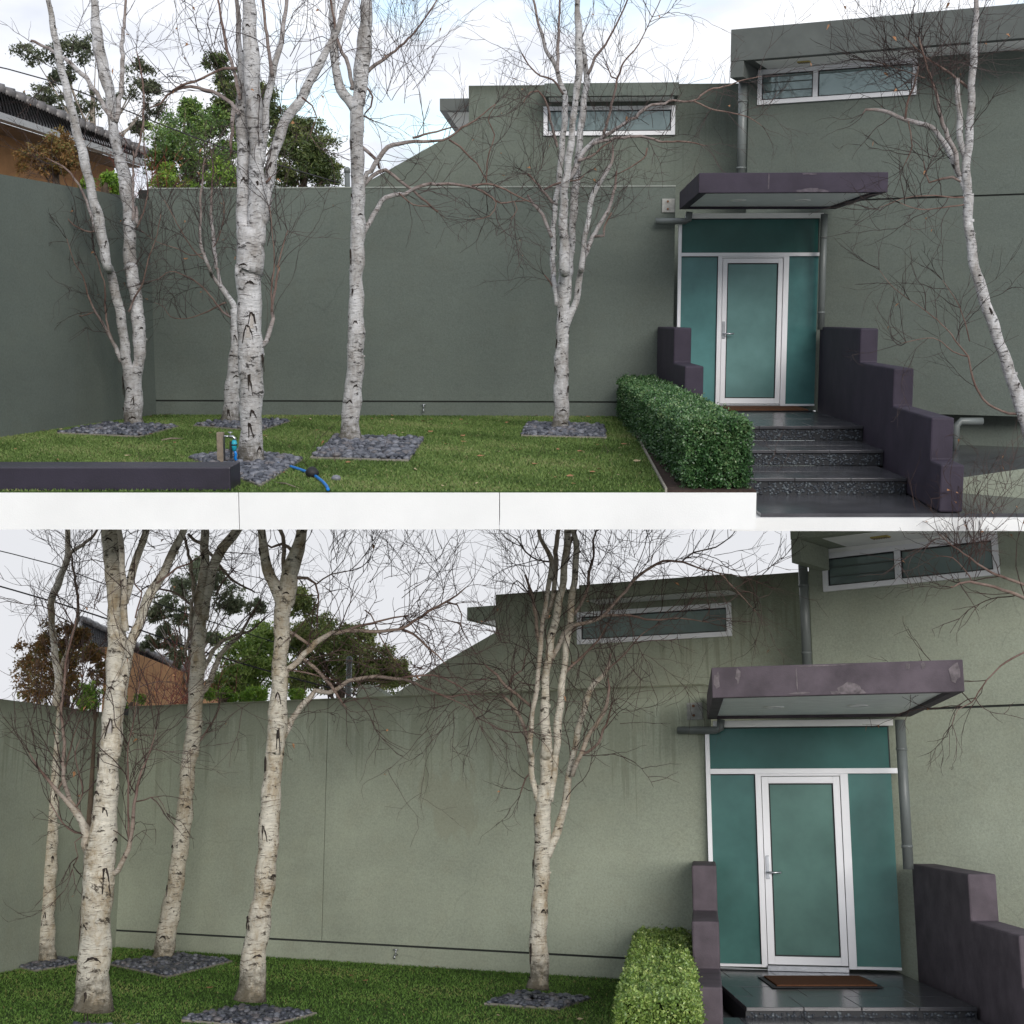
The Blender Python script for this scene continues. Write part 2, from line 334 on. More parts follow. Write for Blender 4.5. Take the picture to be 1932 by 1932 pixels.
M['bark_lo'] = m_bark('cream_birch_bark', (0.74, 0.69, 0.58), (0.035, 0.026, 0.018), (0.30, 0.225, 0.13), 0.6)
M['scar'] = m_plain('black_branch_scar', (0.035, 0.028, 0.024), 0.95, 0.5, 40, 0.15, bmp=1.0)
M['scar_in'] = m_plain('grey_scar_wood', (0.36, 0.33, 0.30), 0.9, 0.3, 30, 0.15, bmp=0.6)
for i, c in enumerate([(0.062, 0.068, 0.085), (0.105, 0.11, 0.13), (0.17, 0.175, 0.20), (0.040, 0.043, 0.055), (0.13, 0.12, 0.125)]):
    M['peb%d' % i] = m_plain('river_pebble_%d' % i, c, 0.38, 0.22, 14, 0.45)
M['grass'] = m_leaf('turf_blades', [(0.0, (0.055, 0.092, 0.022)), (0.5, (0.125, 0.195, 0.052)), (0.85, (0.185, 0.25, 0.08)), (1.0, (0.26, 0.24, 0.12))], 0.6, 0.1, 0.2)
M['grass_lo'] = m_leaf('turf_blades_lower', [(0.0, (0.055, 0.11, 0.020)), (0.5, (0.12, 0.225, 0.045)), (0.85, (0.175, 0.28, 0.065)), (1.0, (0.25, 0.22, 0.09))], 0.6, 0.1, 0.2)  # slightly greener mix for the lower lawn
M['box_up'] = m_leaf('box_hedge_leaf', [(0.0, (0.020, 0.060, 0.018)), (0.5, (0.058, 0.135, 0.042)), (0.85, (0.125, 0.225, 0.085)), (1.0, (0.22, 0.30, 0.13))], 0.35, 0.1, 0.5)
M['box_lo'] = m_leaf('box_hedge_leaf_brightened', [(0.0, (0.065, 0.12, 0.024)), (0.5, (0.18, 0.28, 0.06)), (0.85, (0.30, 0.40, 0.10)), (1.0, (0.40, 0.47, 0.15))], 0.35, 0.1, 0.5)  # copy of the upper hedge leaf with brightness put into the colour
M['gum'] = m_leaf('gum_leaf', [(0.0, (0.045, 0.058, 0.032)), (0.6, (0.105, 0.125, 0.070)), (1.0, (0.18, 0.19, 0.11))], 0.55, 0.2)
M['broad'] = m_leaf('broad_leaf', [(0.0, (0.034, 0.080, 0.020)), (0.5, (0.10, 0.19, 0.042)), (1.0, (0.25, 0.34, 0.08))], 0.4, 0.2, 0.5)
M['dense'] = m_leaf('dense_dark_leaf', [(0.0, (0.028, 0.048, 0.016)), (0.6, (0.080, 0.115, 0.034)), (1.0, (0.22, 0.24, 0.08))], 0.45, 0.15)
M['lime'] = m_leaf('lime_leaf', [(0.0, (0.09, 0.19, 0.025)), (0.6, (0.22, 0.38, 0.055)), (1.0, (0.36, 0.48, 0.09))], 0.4, 0.25)
M['rusty'] = m_leaf('rusty_leaf', [(0.0, (0.10, 0.08, 0.03)), (0.5, (0.27, 0.14, 0.05)), (1.0, (0.15, 0.18, 0.05))], 0.55, 0.2)
M['redtwig'] = m_plain('red_twig', (0.22, 0.05, 0.035), 0.7, 0.3, 20)
M['broad_lo'] = m_leaf('brightened_broad_leaf', [(0.0, (0.085, 0.155, 0.034)), (0.5, (0.22, 0.33, 0.07)), (1.0, (0.40, 0.50, 0.13))], 0.4, 0.3, 0.5)  # leaf colour raised because the slab shades these crowns
M['dense_lo'] = m_leaf('olive_dense_leaf', [(0.0, (0.070, 0.10, 0.030)), (0.6, (0.19, 0.24, 0.065)), (1.0, (0.40, 0.42, 0.14))], 0.45, 0.25)  # evergreen leaf raised likewise, the shade made up for in colour
M['gum_lo'] = m_leaf('grey_gum_leaf', [(0.0, (0.085, 0.105, 0.058)), (0.6, (0.20, 0.235, 0.135)), (1.0, (0.33, 0.34, 0.20))], 0.55, 0.3)  # gum leaf also lightened in colour against the shade overhead
# ------------------------------------------------------------------ ground, slab, walls
def hull_in(poly, x, y):
    ok = np.ones(len(x), bool); n = len(poly)
    for i in range(n):
        a, b = poly[i], poly[(i + 1) % n]; ok &= ((b[0] - a[0]) * (y - a[1]) - (b[1] - a[1]) * (x - a[0])) >= 0
    return ok
def ccw(p):
    a = sum(p[i][0] * p[(i + 1) % len(p)][1] - p[(i + 1) % len(p)][0] * p[i][1] for i in range(len(p)))
    return p if a > 0 else p[::-1]

def grass(V, name, label, poly, holes, count, m, hmin=0.014, hmax=0.030):
    poly = ccw(poly); xs = [p[0] for p in poly]; ys = [p[1] for p in poly]
    x = RNG.uniform(min(xs), max(xs), count * 2); y = min(ys) + (max(ys) - min(ys)) * RNG.power(0.9, count * 2)
    ok = hull_in(poly, x, y)
    for h in holes: ok &= ~hull_in(ccw(h), x, y)
    x, y = x[ok][:count], y[ok][:count]; n = len(x)
    a = RNG.uniform(0, 6.283, n); w = RNG.uniform(0.004, 0.009, n); h = RNG.uniform(hmin, hmax, n)
    lean = RNG.normal(0, 0.012, (n, 2)); v = np.zeros((n, 3, 3), np.float32)
    v[:, 0] = np.stack([x - np.cos(a) * w, y - np.sin(a) * w, np.full(n, 0.003)], 1)
    v[:, 1] = np.stack([x + np.cos(a) * w, y + np.sin(a) * w, np.full(n, 0.003)], 1)
    v[:, 2] = np.stack([x + lean[:, 0], y + lean[:, 1], h], 1)
    pat = 0.5 + 0.30 * np.sin(x * 1.7 + 1.3 * np.sin(y * 1.1)) * np.cos(y * 1.9 + 0.5) + 0.12 * np.sin(x * 6.1 + y * 4.7)
    rnd = np.clip(RNG.normal(pat * 0.95, 0.2), 0, 0.95); rnd[RNG.random(n) < 0.02] = 1.0
    o = nobj(name, v.reshape(-1, 3), np.arange(3 * n).reshape(n, 3), m, V=V, rnd=np.repeat(rnd, 3), kind='stuff')
    tag(o, label, 'grass')

def sheet(V, name, poly, z0, z1, m, kind='structure'):
    mb = MB().prism([(p[0], p[1], z0) for p in ccw(poly)], (0, 0, z1 - z0)); o = obj(name, mb, m, V=V)
    o['kind'] = kind; return o

def ring(mb, outer, inner, z0, z1):
    n = len(outer)
    vs = [(*p[:2], z0) for p in outer] + [(*p[:2], z1) for p in outer] + [(*p[:2], z0) for p in inner] + [(*p[:2], z1) for p in inner]
    fs = []
    for i in range(n):
        j = (i + 1) % n
        fs += [(i, j, n + j, n + i), (2 * n + j, 2 * n + i, 3 * n + i, 3 * n + j), (j, i, 2 * n + i, 2 * n + j), (n + i, n + j, 3 * n + j, 3 * n + i)]
    return mb.add(vs, fs)

# shared pebble shapes
def pebble_mesh(i, m):
    mb = MB(); rows, n = 4, 7; vs = [(0, 0, -1)]
    for r in range(1, rows):
        th = math.pi * r / rows
        for j in range(n):
            a = 2 * math.pi * (j + 0.3 * r) / n; k = 1 + random.uniform(-0.12, 0.12)
            vs.append((math.sin(th) * math.cos(a) * k, math.sin(th) * math.sin(a) * k, -math.cos(th)))
    vs.append((0, 0, 1)); fs = []
    for j in range(n): fs.append((0, 1 + (j + 1) % n, 1 + j))
    for r in range(rows - 2):
        for j in range(n):
            a, b = 1 + r * n + j, 1 + r * n + (j + 1) % n; fs.append((a, b, b + n, a + n))
    t = 1 + (rows - 2) * n
    for j in range(n): fs.append((t + j, t + (j + 1) % n, len(vs) - 1))
    me = bpy.data.meshes.new('pebble'); me.from_pydata(vs, [], fs); me.shade_smooth(); me.materials.append(m); return me
PEB = [pebble_mesh(i, M['peb%d' % (i % 5)]) for i in range(10)]
_pv = np.array([v.co[:] for v in PEB[0].vertices], np.float32)
_pf = [tuple(p.vertices) for p in PEB[0].polygons]
_pq = np.array([f if len(f) == 4 else (f[0], f[1], f[2], f[2]) for f in _pf])
_ptri = np.array([t for f in _pf for t in ([f] if len(f) == 3 else [(f[0], f[1], f[2]), (f[0], f[2], f[3])])])

def pebble_bed(V, label, quad, tree_xy, n_single, size=0.032, single=True, dense=1.0):
    """Square cut into the turf, edged with thin timber, filled with river pebbles."""
    quad = ccw([(p[0], p[1]) for p in quad]); cx = sum(p[0] for p in quad) / 4; cy = sum(p[1] for p in quad) / 4
    t = thing('pebble_bed', label, 'pebble bed', V, (cx, cy, 0), 'pebble beds round the birch trunks')
    obj('soil', MB().prism([(p[0], p[1], 0.002) for p in quad], (0, 0, 0.006)), M['soil'], t)
    inner = [(cx + (p[0] - cx) * 0.965, cy + (p[1] - cy) * 0.965) for p in quad]
    mb = MB(); ring(mb, quad, inner, 0.0, 0.026); obj('edging', mb, M['edging'], t)
    xs = [p[0] for p in quad]; ys = [p[1] for p in quad]
    area = 0.5 * abs(sum(quad[i][0] * quad[(i + 1) % 4][1] - quad[(i + 1) % 4][0] * quad[i][1] for i in range(4)))
    n = int(min(1500, area / (size * size * 1.4) * dense))
    x = RNG.uniform(min(xs), max(xs), n * 4); y = RNG.uniform(min(ys), max(ys), n * 4)
    ok = hull_in(inner, x, y) & (np.hypot(x - tree_xy[0], y - tree_xy[1]) > 0.10); x, y = x[ok][:n], y[ok][:n]; n = len(x)
    a = RNG.uniform(0, 6.283, n); sx = RNG.uniform(0.75, 1.35, n) * size; sy = sx * RNG.uniform(0.6, 0.85, n); sz = sx * RNG.uniform(0.38, 0.6, n)
    v = _pv[None] * np.stack([sx, sy, sz], 1)[:, None]; c, s = np.cos(a)[:, None], np.sin(a)[:, None]
    w = np.stack([v[..., 0] * c - v[..., 1] * s + x[:, None], v[..., 0] * s + v[..., 1] * c + y[:, None], v[..., 2] + (0.010 + sz)[:, None]], -1)
    f = (_ptri[None] + (np.arange(n) * len(_pv))[:, None, None]).reshape(-1, 3)
    o = nobj('pebble_layer', w.reshape(-1, 3), f, M['peb_mix'], t, rnd=np.repeat(RNG.random(n), len(_pv)), kind='stuff'); o.data.shade_smooth()
    k = 0
    while single and k < n_single:
        px, py = random.uniform(min(xs), max(xs)), random.uniform(min(ys), max(ys))
        if not hull_in(inner, np.array([px]), np.array([py]))[0] or math.hypot(px - tree_xy[0], py - tree_xy[1]) < 0.11: continue
        o = bpy.data.objects.new('pebble', random.choice(PEB)); COL.objects.link(o); o.parent = t
        s = size * random.uniform(1.0, 1.5); o.scale = (s, s * random.uniform(.65, .85), s * random.uniform(.45, .6))
        o.location = (px - cx, py - cy, 0.028 + s * 0.4); o.rotation_euler = (random.uniform(-.25, .25), random.uniform(-.25, .25), random.uniform(0, 6.3)); k += 1
    return quad
m, t, b = mat('river_pebbles_mixed'); at = nd(t, 'ShaderNodeAttribute', attribute_name='rnd')
t.links.new(ramp(t, at.outputs['Fac'], [(0.0, (0.035, 0.038, 0.05)), (0.4, (0.075, 0.08, 0.10)), (0.75, (0.12, 0.125, 0.145)), (1.0, (0.20, 0.20, 0.22))]), b.inputs['Base Color'])
b.inputs['Roughness'].default_value = 0.38; M['peb_mix'] = m

def leaves(centers, spread, n_each, size, flat=0.5, aspect=0.55, rnd_c=None, up=0.0):
    """Folded leaf quads gathered in clumps. centers (c,3), spread (c,) -> verts, tris, rnd."""
    c = len(centers); n = c * n_each
    cc = np.repeat(centers, n_each, 0); sp = np.repeat(spread, n_each)[:, None]
    g = RNG.normal(0, 1, (n, 3)); g[:, 2] *= flat; p = cc + g * sp * 0.55
    d = RNG.normal(0, 1, (n, 3)); d[:, 2] -= 0.25 - up; d /= np.linalg.norm(d, axis=1)[:, None]
    e = np.cross(d, RNG.normal(0, 1, (n, 3))); e /= np.linalg.norm(e, axis=1)[:, None] + 1e-6
    s = (size * RNG.uniform(0.65, 1.35, n))[:, None]; nn = np.cross(d, e)
    v = np.stack([p, p + d * s * .5 + e * s * aspect * .5 + nn * s * .08, p + d * s, p + d * s * .5 - e * s * aspect * .5 + nn * s * .08], 1)
    k = (np.arange(n) * 4)[:, None]; f = np.concatenate([k + [0, 1, 2], k + [0, 2, 3]], 0)
    base = np.repeat(rnd_c if rnd_c is not None else RNG.uniform(0.2, 0.8, c), n_each)
    r = np.clip(base + RNG.normal(0, 0.16, n), 0, 1)
    return v.reshape(-1, 3), f, np.repeat(r, 4)

def hedge(V, label, p0, p1, width, h, m, count, size=0.028, z0=0.0):
    p0, p1 = Vector((*p0, 0)), Vector((*p1, 0)); d = (p1 - p0); ln = d.length; d.normalize(); sd = Vector((d.y, -d.x, 0))
    t = thing('box_hedge', label, 'hedge', V, (p0 + p1) / 2 + Vector((0, 0, z0)))
    core = MB(); rows = []
    for i in range(13):
        u = i / 12
        for j, (a, b) in enumerate([(-.44, .04), (-.46, .5), (-.43, .88), (-.3, .95), (.3, .95), (.43, .88), (.46, .5), (.44, .04)]):
            e = 0.04 if 0 < i < 12 else 0.0
            core.v.append(p0 + d * (0.05 + u * (ln - 0.1)) + sd * (width * a * (0.97 + 0.06 * random.random())) + Vector((0, 0, z0 + h * b * (0.97 + 0.05 * random.random())))); core.a.append(0)
    for i in range(12):
        for j in range(7): k = i * 8 + j; core.f.append((k, k + 1, k + 9, k + 8))
    core.f.append(tuple(range(8))); core.f.append(tuple(range(96, 104))[::-1])
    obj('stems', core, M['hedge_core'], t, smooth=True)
    n = count; u = RNG.random(n); face = RNG.random(n); pos = np.zeros((n, 3), np.float32)
    A = np.array(p0); D = np.array(d); S = np.array(sd)
    top, end = 0.36, 0.12
    lump = lambda q: 0.018 * np.sin(q * 9.1) + 0.014 * np.sin(q * 23.7 + 1) + 0.010 * np.sin(q * 41)
    q = u * ln
    a = np.where(face < top, RNG.uniform(-.5, .5, n), np.where(face < 1 - end, np.where(RNG.random(n) < .5, -.5, .5), RNG.uniform(-.5, .5, n)))
    z = np.where(face < top, 1.0, RNG.random(n))
    q = np.where(face >= 1 - end, np.where(RNG.random(n) < .7, 0.0, ln), q)
    rr = np.clip((np.abs(a) - .38) / .12, 0, 1) * np.clip((z - .86) / .14, 0, 1)          # round the upper edges
    z = z - 0.05 * rr; a = a * (1 - 0.05 * rr)
    off = RNG.normal(0, 0.011, (n, 3)) + lump(q * 1.0)[:, None] * np.array([0.3, 0.3, 0.55]) + lump(z * 2 + a * 3)[:, None] * 0.5
    pos = A + D * q[:, None] + S * (a * width)[:, None]; pos[:, 2] = z0 + z * h; pos += off
    hol = np.sin(q * 5.3 + z * 7 + 1.1 * np.sin(a * 11)) * np.sin(z * 9 + q * 2.1)            # thin spots sink back, young shoots stick out
    ctr = A + D * q[:, None]; ctr[:, 2] = z0 + 0.5 * h
    pos -= (pos - ctr) * (np.clip(hol - 0.62, 0, 1) * 0.22)[:, None]
    sh = RNG.random(n) < 0.03; pos[sh, 2] += RNG.uniform(0.005, 0.05, sh.sum()) * (z[sh] > .8); pos[sh] += RNG.normal(0, 0.012, (sh.sum(), 3))
    keep = RNG.random(n) < np.where(z < 0.12, 0.45, 1.0); pos, q, z, a = pos[keep], q[keep], z[keep], a[keep]; n = len(pos)
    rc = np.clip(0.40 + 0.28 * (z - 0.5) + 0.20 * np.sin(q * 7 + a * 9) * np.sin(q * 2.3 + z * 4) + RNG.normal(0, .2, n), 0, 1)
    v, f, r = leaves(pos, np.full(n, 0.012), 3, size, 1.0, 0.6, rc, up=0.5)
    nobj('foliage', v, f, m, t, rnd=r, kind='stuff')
    return t
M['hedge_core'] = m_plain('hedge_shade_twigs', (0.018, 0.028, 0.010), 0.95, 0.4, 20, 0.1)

def stepped_wall(V, name, label, p0, p1, fronts, tops, width, z0, m, side=1):
    """Masonry cheek wall beside the steps: a stepped profile from the house p0 towards p1, swept by its thickness."""
    p0, p1 = Vector((*p0, 0)), Vector((*p1, 0)); d = (p1 - p0).normalized(); sd = Vector((-d.y, d.x, 0)) * side
    prof = [(0, z0)]; prev = 0
    for fr, tp in zip(fronts, tops): prof += [(prev, tp), (fr, tp)]; prev = fr
    prof.append((prev, z0))
    mb = MB().prism([p0 + d * a + Vector((0, 0, z)) for a, z in prof], sd * width)
    o = obj(name, mb, m, V=V, base=(0, 0, 0), bevel=0.018); tag(o, label, 'wall'); return o

def bars(f, s0, s1, t0, t1, w, k0, k1, sides='lrtb'):
    mb = MB()
    if 'l' in sides: mb.fbox(f, s0, s0 + w, t0, t1, k0, k1)
    if 'r' in sides: mb.fbox(f, s1 - w, s1, t0, t1, k0, k1)
    a, b = s0 + (w if 'l' in sides else 0), s1 - (w if 'r' in sides else 0)
    if 't' in sides: mb.fbox(f, a, b, t1 - w, t1, k0, k1)
    if 'b' in sides: mb.fbox(f, a, b, t0, t0 + w, k0, k1)
    return mb
def window(f, s0, s1, t0, t1, parent, mull=(), louvre=None, w=0.06):
    """White framed strip window: frame, panes, mullions, a projecting sill."""
    win = obj('window', bars(f, s0, s1, t0, t1, w, -0.02, 0.035), M['white'], parent, bevel=0.004)
    edges = [s0 + w] + [e for q in mull for e in (q - 0.035, q + 0.035)] + [s1 - w]
    for i in range(0, len(edges), 2):
        obj('pane', MB().fbox(f, edges[i], edges[i + 1], t0 + w, t1 - w, -0.012, 0.004), M['pane'], win)
        obj('gasket', bars(f, edges[i] + .0015, edges[i + 1] - .0015, t0 + w + .0015, t1 - w - .0015, 0.014, 0.005, 0.010), M['black'], win)
    for q in mull: obj('mullion', MB().fbox(f, q - 0.0345, q + 0.0345, t0 + w + .001, t1 - w - .001, -0.015, 0.031), M['white'], win, bevel=0.004)
    if louvre is not None:
        a, b = edges[2 * louvre] + 0.02, edges[2 * louvre + 1] - 0.02
        for i in range(1, 3):
            zz = t0 + w + (t1 - t0 - 2 * w) * i / 3
            obj('louvre_edge', MB().fbox(f, a, b, zz - 0.006, zz + 0.006, 0.005, 0.016), M['dark_trim'], win)
    return win

def house(V, D):
    W, E, UU, RR = D['W'], D['E'], D['U'], D['R']; ren, pur = D['ren'], D['pur']; wd = V.word
    # ---- garden wall with its plinth, joint and (lower picture) control joint
    s0, s1, top, jt = D['w_left'], D['w_right'], D['w_top'], D['w_joint']
    gw = thing('garden_wall', 'long %s rendered wall behind the birches in the %s garden' % (D['tone'], wd), 'wall', V, W.pt((s0 + s1) / 2, 0, -0.12))
    cuts = [s0] + ([q for q in D['w_cut']]) + [s1]
    for a, b in zip(cuts[:-1], cuts[1:]):
        obj('wall_panel', MB().fbox(W, a + (0.006 if a > s0 else 0), b - (0.006 if b < s1 else 0), jt + 0.012, top, -0.24, 0), D['wallmat'], gw)
    obj('coping', MB().fbox(W, s0, s1 + 0.004, top + 0.001, top + 0.022, -0.25, 0.010), D['cope'], gw, bevel=0.004)
    obj('joint_filler', MB().fbox(W, s0 - 0.15, s1 - 0.002, -0.1, top - 0.004, -0.236, -0.022), M['joint'], gw)
    obj('plinth', MB().fbox(W, s0, s1, -0.15, jt - 0.012, -0.242, 0.004), D['plinthmat'], gw)
    tp = thing('garden_tap', 'small silver tap low on the plinth of the %s wall' % wd, 'tap', V, W.pt(D['tap'], jt - 0.05, 0.01))
    tpt = W.pt(D['tap'], jt, 0.0)
    obj('spout', MB().tube([tpt + W.n * 0.004 + Vector((0, 0, -0.10)), tpt + W.n * 0.05 + Vector((0, 0, -0.10)), tpt + W.n * 0.075 + Vector((0, 0, -0.14))], 0.011, 8), M['steel'], tp, smooth=True)
    obj('handle', MB().tube([tpt + W.n * 0.04 + Vector((0, 0, -0.10)), tpt + W.n * 0.04 + Vector((0, 0, -0.04))], 0.008, 8).tube([tpt + W.n * 0.04 + Vector((-0.03, 0, -0.04)), tpt + W.n * 0.04 + Vector((0.03, 0, -0.04))], 0.007, 8), M['steel'], tp, smooth=True)
    # ---- side wall on the left
    a, b = D['side']; a, b = Vector((*a, 0)), Vector((*b, 0)); d = (b - a).normalized(); nn = Vector((-d.y, d.x, 0))
    if nn.x < 0: nn = -nn
    sw = MB().prism([a - nn * .2 + Vector((0, 0, -.1)), a + Vector((0, 0, -.1)), b + Vector((0, 0, -.1)), b - nn * .2 + Vector((0, 0, -.1))], (0, 0, D['side_top'] + .1))
    o = obj('side_wall', sw, D['sidemat'], V=V, base=(0, 0, 0)); tag(o, '%s rendered side wall closing the left end of the %s garden' % (D['tone'], wd), 'wall')
    # ---- house
    h = thing('house', '%s rendered flat-roofed house with white windows in the %s picture' % (D['tone'], wd), 'house', V, UU.pt(0, 0, -2))
    obj('wall', MB().prism([UU.pt(s, t_) for s, t_ in D['u_poly']], -UU.n * 0.3), D['umat'], h)
    for key in ('roof_l',):
        q = D[key]; rf = obj('roof_slab', MB().fbox(UU, q[0], q[1], q[2], q[3], q[5], q[4]), M['dark_trim'] if wd == 'upper' else ren, h, bevel=0.006)
        obj('soffit', MB().fbox(UU, q[0] + 0.10, q[1], q[2] - 0.006, q[2] - 0.002, q[5] + .1, q[4] - 0.12), M['soffit'], rf)
    q = D['awning']; aw = obj('window_awning', MB().fbox(UU, q[0], q[1], q[2], q[3], 0.003, D['aw_k']), ren if wd == 'upper' else D['umat'], h, bevel=0.005)
    obj('soffit', MB().fbox(UU, q[0] + 0.06, q[1] - 0.06, q[2] - 0.006, q[2] - 0.002, 0.01, D['aw_k'] - 0.08), M['soffit'], aw)
    q = D['win_u']; window(UU, *q, h, mull=D['win_u_mull'])
    # right block, set at an angle
    sL, sR, tj = D['r_s0'], D['r_s1'], D['r_joint']
    obj('angled_wall', MB().fbox(RR, sL, sR, tj + 0.012, D['r_top'], -0.35, 0), ren, h)
    obj('angled_wall_base', MB().fbox(RR, sL + D.get('r_low', 0), sR, D['r_bot'], tj - 0.012, -0.35, 0.002), ren, h)
    obj('joint_filler', MB().fbox(RR, sL + D.get('r_low', 0) + 0.01, sR - 0.01, D['r_bot'] + 0.02, D['r_top'] - 0.02, -0.33, -0.02), M['joint'], h)
    q = D['r_eave']; ev = obj('roof_eave', MB().fbox(RR, q[0], sR + 0.3, q[1], q[1] + 0.42, -3.0, D['r_k']), M['dark_trim'] if wd == 'upper' else ren, h, bevel=0.006)
    obj('soffit', MB().fbox(RR, q[0] + 0.32, sR + 0.1, q[1] - 0.006, q[1] - 0.002, 0.01, D['r_k'] - 0.12), M['soffit'], ev)
    v0, v1 = D['vent']; gr = obj('vent_grille', MB().fbox(RR, v0, v1, q[1] - 0.022, q[1] - 0.007, D['r_k'] * 0.42, D['r_k'] * 0.42 + 0.10), M['vent'], ev)
    for i in range(7):
        x = v0 + (v1 - v0) * (i + 0.5) / 7; obj('slat', MB().fbox(RR, x - 0.006, x + 0.006, q[1] - 0.028, q[1] - 0.0225, D['r_k'] * 0.42 + .012, D['r_k'] * 0.42 + 0.088), M['timber'], gr)
    obj('window_head', MB().fbox(RR, D['win_r'][0], D['win_r'][1], D['win_r'][3] + 0.001, q[1] - 0.008, 0.0015, 0.02), M['soffit'], h)
    window(RR, *D['win_r'], h, mull=D['win_r_mull'], louvre=0)
    # ---- downpipes
    for (pts, r) in D['pipes']:
        dp = obj('downpipe', MB().tube(pts, r, 14), M['pipe'], h, smooth=True)
        lo, hi = min(pts, key=lambda p: p[2]), max(pts, key=lambda p: p[2])
        if abs(hi[2] - lo[2]) > 1:
            for u in (0.15, 0.8):
                c = Vector(lo) + (Vector(hi) - Vector(lo)) * u; obj('bracket', MB().tube([c - Vector((0, 0, .014)), c + Vector((0, 0, .014))], r * 1.12, 14), M['pipe'], dp, smooth=True)
    # ---- entrance glazing
    e = D['ent']; ls, rs, bt, tt = e['l'], e['r'], e['bot'], e['top']; mr0, mr1 = e['mid']; fw = e['fw']
    en = obj('entrance_frame', MB(), M['white'], h); fr = MB()
    fr.fbox(E, ls, ls + fw, bt, tt, -0.03, 0.05)                                            # left post
    fr.fbox(E, ls + fw, e['mid_r'], mr0, mr1, -0.03, 0.055)                                   # rail over the door
    fr.fbox(E, e['m1'][0], e['m1'][1], bt, mr0, -0.03, 0.05); fr.fbox(E, e['m2'][0], e['m2'][1], bt, mr0, -0.03, 0.05)
    fr.fbox(E, ls + fw, e['m1'][0], bt, bt + fw * .6, -0.03, 0.045); fr.fbox(E, e['m2'][1], rs, bt, bt + fw * .6, -0.03, 0.045)
    fr.fbox(E, e['m1'][1], e['m2'][0], mr0 - fw * .5, mr0, -0.03, 0.045)
    en.data.from_pydata([p - BASE[h.name] for p in fr.v], [], fr.f); mo = en.modifiers.new('bevel', 'BEVEL'); mo.width = 0.004; mo.segments = 2
    obj('head_trim', MB().fbox(E, ls + fw * 2, rs + fw, tt + .002, tt + 0.07, -0.03, 0.06), M['soffit'], h)
    obj('transom_pane', MB().fbox(E, ls + fw, rs, mr1, tt, -0.012, 0.008), M['teal_dk'], en)
    obj('side_pane', MB().fbox(E, ls + fw, e['m1'][0], bt + fw * .6, mr0, -0.012, 0.008), D['teal_l'], en)
    obj('side_pane', MB().fbox(E, e['m2'][1], rs, bt + fw * .6, mr0, -0.012, 0.008), D['teal_r'], en)
    for (a, b, c, d_) in ((ls + fw, e['m1'][0], bt + fw * .6, mr0), (ls + fw, rs, mr1, tt)):
        obj('gasket', bars(E, a + .002, b - .002, c + .002, d_ - .002, 0.010, 0.009, 0.013, 'rt'), M['black'], en)
    dl, dr, db, dt = e['m1'][1] + 0.006, e['m2'][0] - 0.006, bt + 0.03, mr0 - fw * .5 - 0.006; st = e['stile']
    dm = MB(); dm.fbox(E, dl, dl + st, db, dt, -0.02, 0.035); dm.fbox(E, dr - st, dr, db, dt, -0.02, 0.035); dm.fbox(E, dl + st, dr - st, dt - st, dt, -0.02, 0.035); dm.fbox(E, dl + st, dr - st, db, db + st * 1.15, -0.02, 0.035)
    dd = obj('door', dm, M['white'], h, bevel=0.004)
    obj('pane', MB().fbox(E, dl + st, dr - st, db + st * 1.15, dt - st, -0.012, 0.008), m_glass('frosted_door_glass', D['door_c'], 0.12, 0.3, 0.4), dd)
    obj('gasket', bars(E, dl + st + .002, dr - st - .002, db + st * 1.15 + .002, dt - st - .002, 0.012, 0.009, 0.014), M['black'], dd)
    hz = db + (dt - db) * e['hz']; hx = dl + st * 0.45
    obj('handle_plate', MB().fbox(E, hx - 0.02, hx + 0.02, hz - 0.10, hz + 0.14, 0.036, 0.044), M['steel'], dd, bevel=0.004)
    obj('lever', MB().tube([E.pt(hx, hz - 0.03, 0.045), E.pt(hx, hz - 0.03, 0.09), E.pt(hx + 0.02, hz - 0.03, 0.10), E.pt(hx + 0.14, hz - 0.03, 0.10)], 0.011, 10), M['steel'], dd, smooth=True)
    obj('threshold', MB().fbox(E, e['m1'][1], e['m2'][0], bt - 0.03, bt + 0.022, -0.03, 0.09), M['steel'], h, bevel=0.003)
    # ---- entrance canopy
    c = D['canopy']; q = [Vector((*p, 0)) for p in c['plan']]; z0, z1 = c['z']; ctr = sum(q, Vector()) / 4
    def inset(k):
        r_ = []
        for i in range(4):
            p, a_, b_ = q[i], q[i - 1], q[(i + 1) % 4]; r_.append(p + (a_ - p).normalized() * k + (b_ - p).normalized() * k)
        return r_
    mb = MB(); ring(mb, q, inset(0.10), z0, z1); cp = obj('canopy', mb, pur, h, bevel=0.006)
    i9 = inset(0.102); obj('canopy_soffit', MB().prism([(p.x, p.y, z0 + 0.03) for p in i9], (0, 0, 0.02)), c['soffit'], cp)
    i8 = inset(0.11); obj('canopy_roof', MB().prism([(p.x, p.y, z1 - 0.06) for p in i8], (0, 0, 0.03)), M['dark_trim'], cp)
    for u in (0.30, 0.68):
        pt = (q[0] + (q[1] - q[0]) * u) * 0.45 + (q[3] + (q[2] - q[3]) * u) * 0.55
        mb = MB(); n = 16; ring(mb, [pt + Vector((math.cos(i / n * 6.283) * .10, math.sin(i / n * 6.283) * .10, 0)) for i in range(n)], [pt + Vector((math.cos(i / n * 6.283) * .075, math.sin(i / n * 6.283) * .075, 0)) for i in range(n)], z0 + 0.018, z0 + 0.0295)
        dlt = obj('downlight', mb, M['soffit'], cp); obj('lens', MB().prism([(pt.x + math.cos(i / n * 6.283) * .073, pt.y + math.sin(i / n * 6.283) * .073, z0 + 0.024) for i in range(n)], (0, 0, 0.004)), M['steel'], dlt)
    # paint flaking off the lower rim of the canopy front: thin raised scabs
    fu = (q[1] - q[0]).normalized(); fn = Vector((fu.y, -fu.x, 0)); fl = (q[1] - q[0]).length
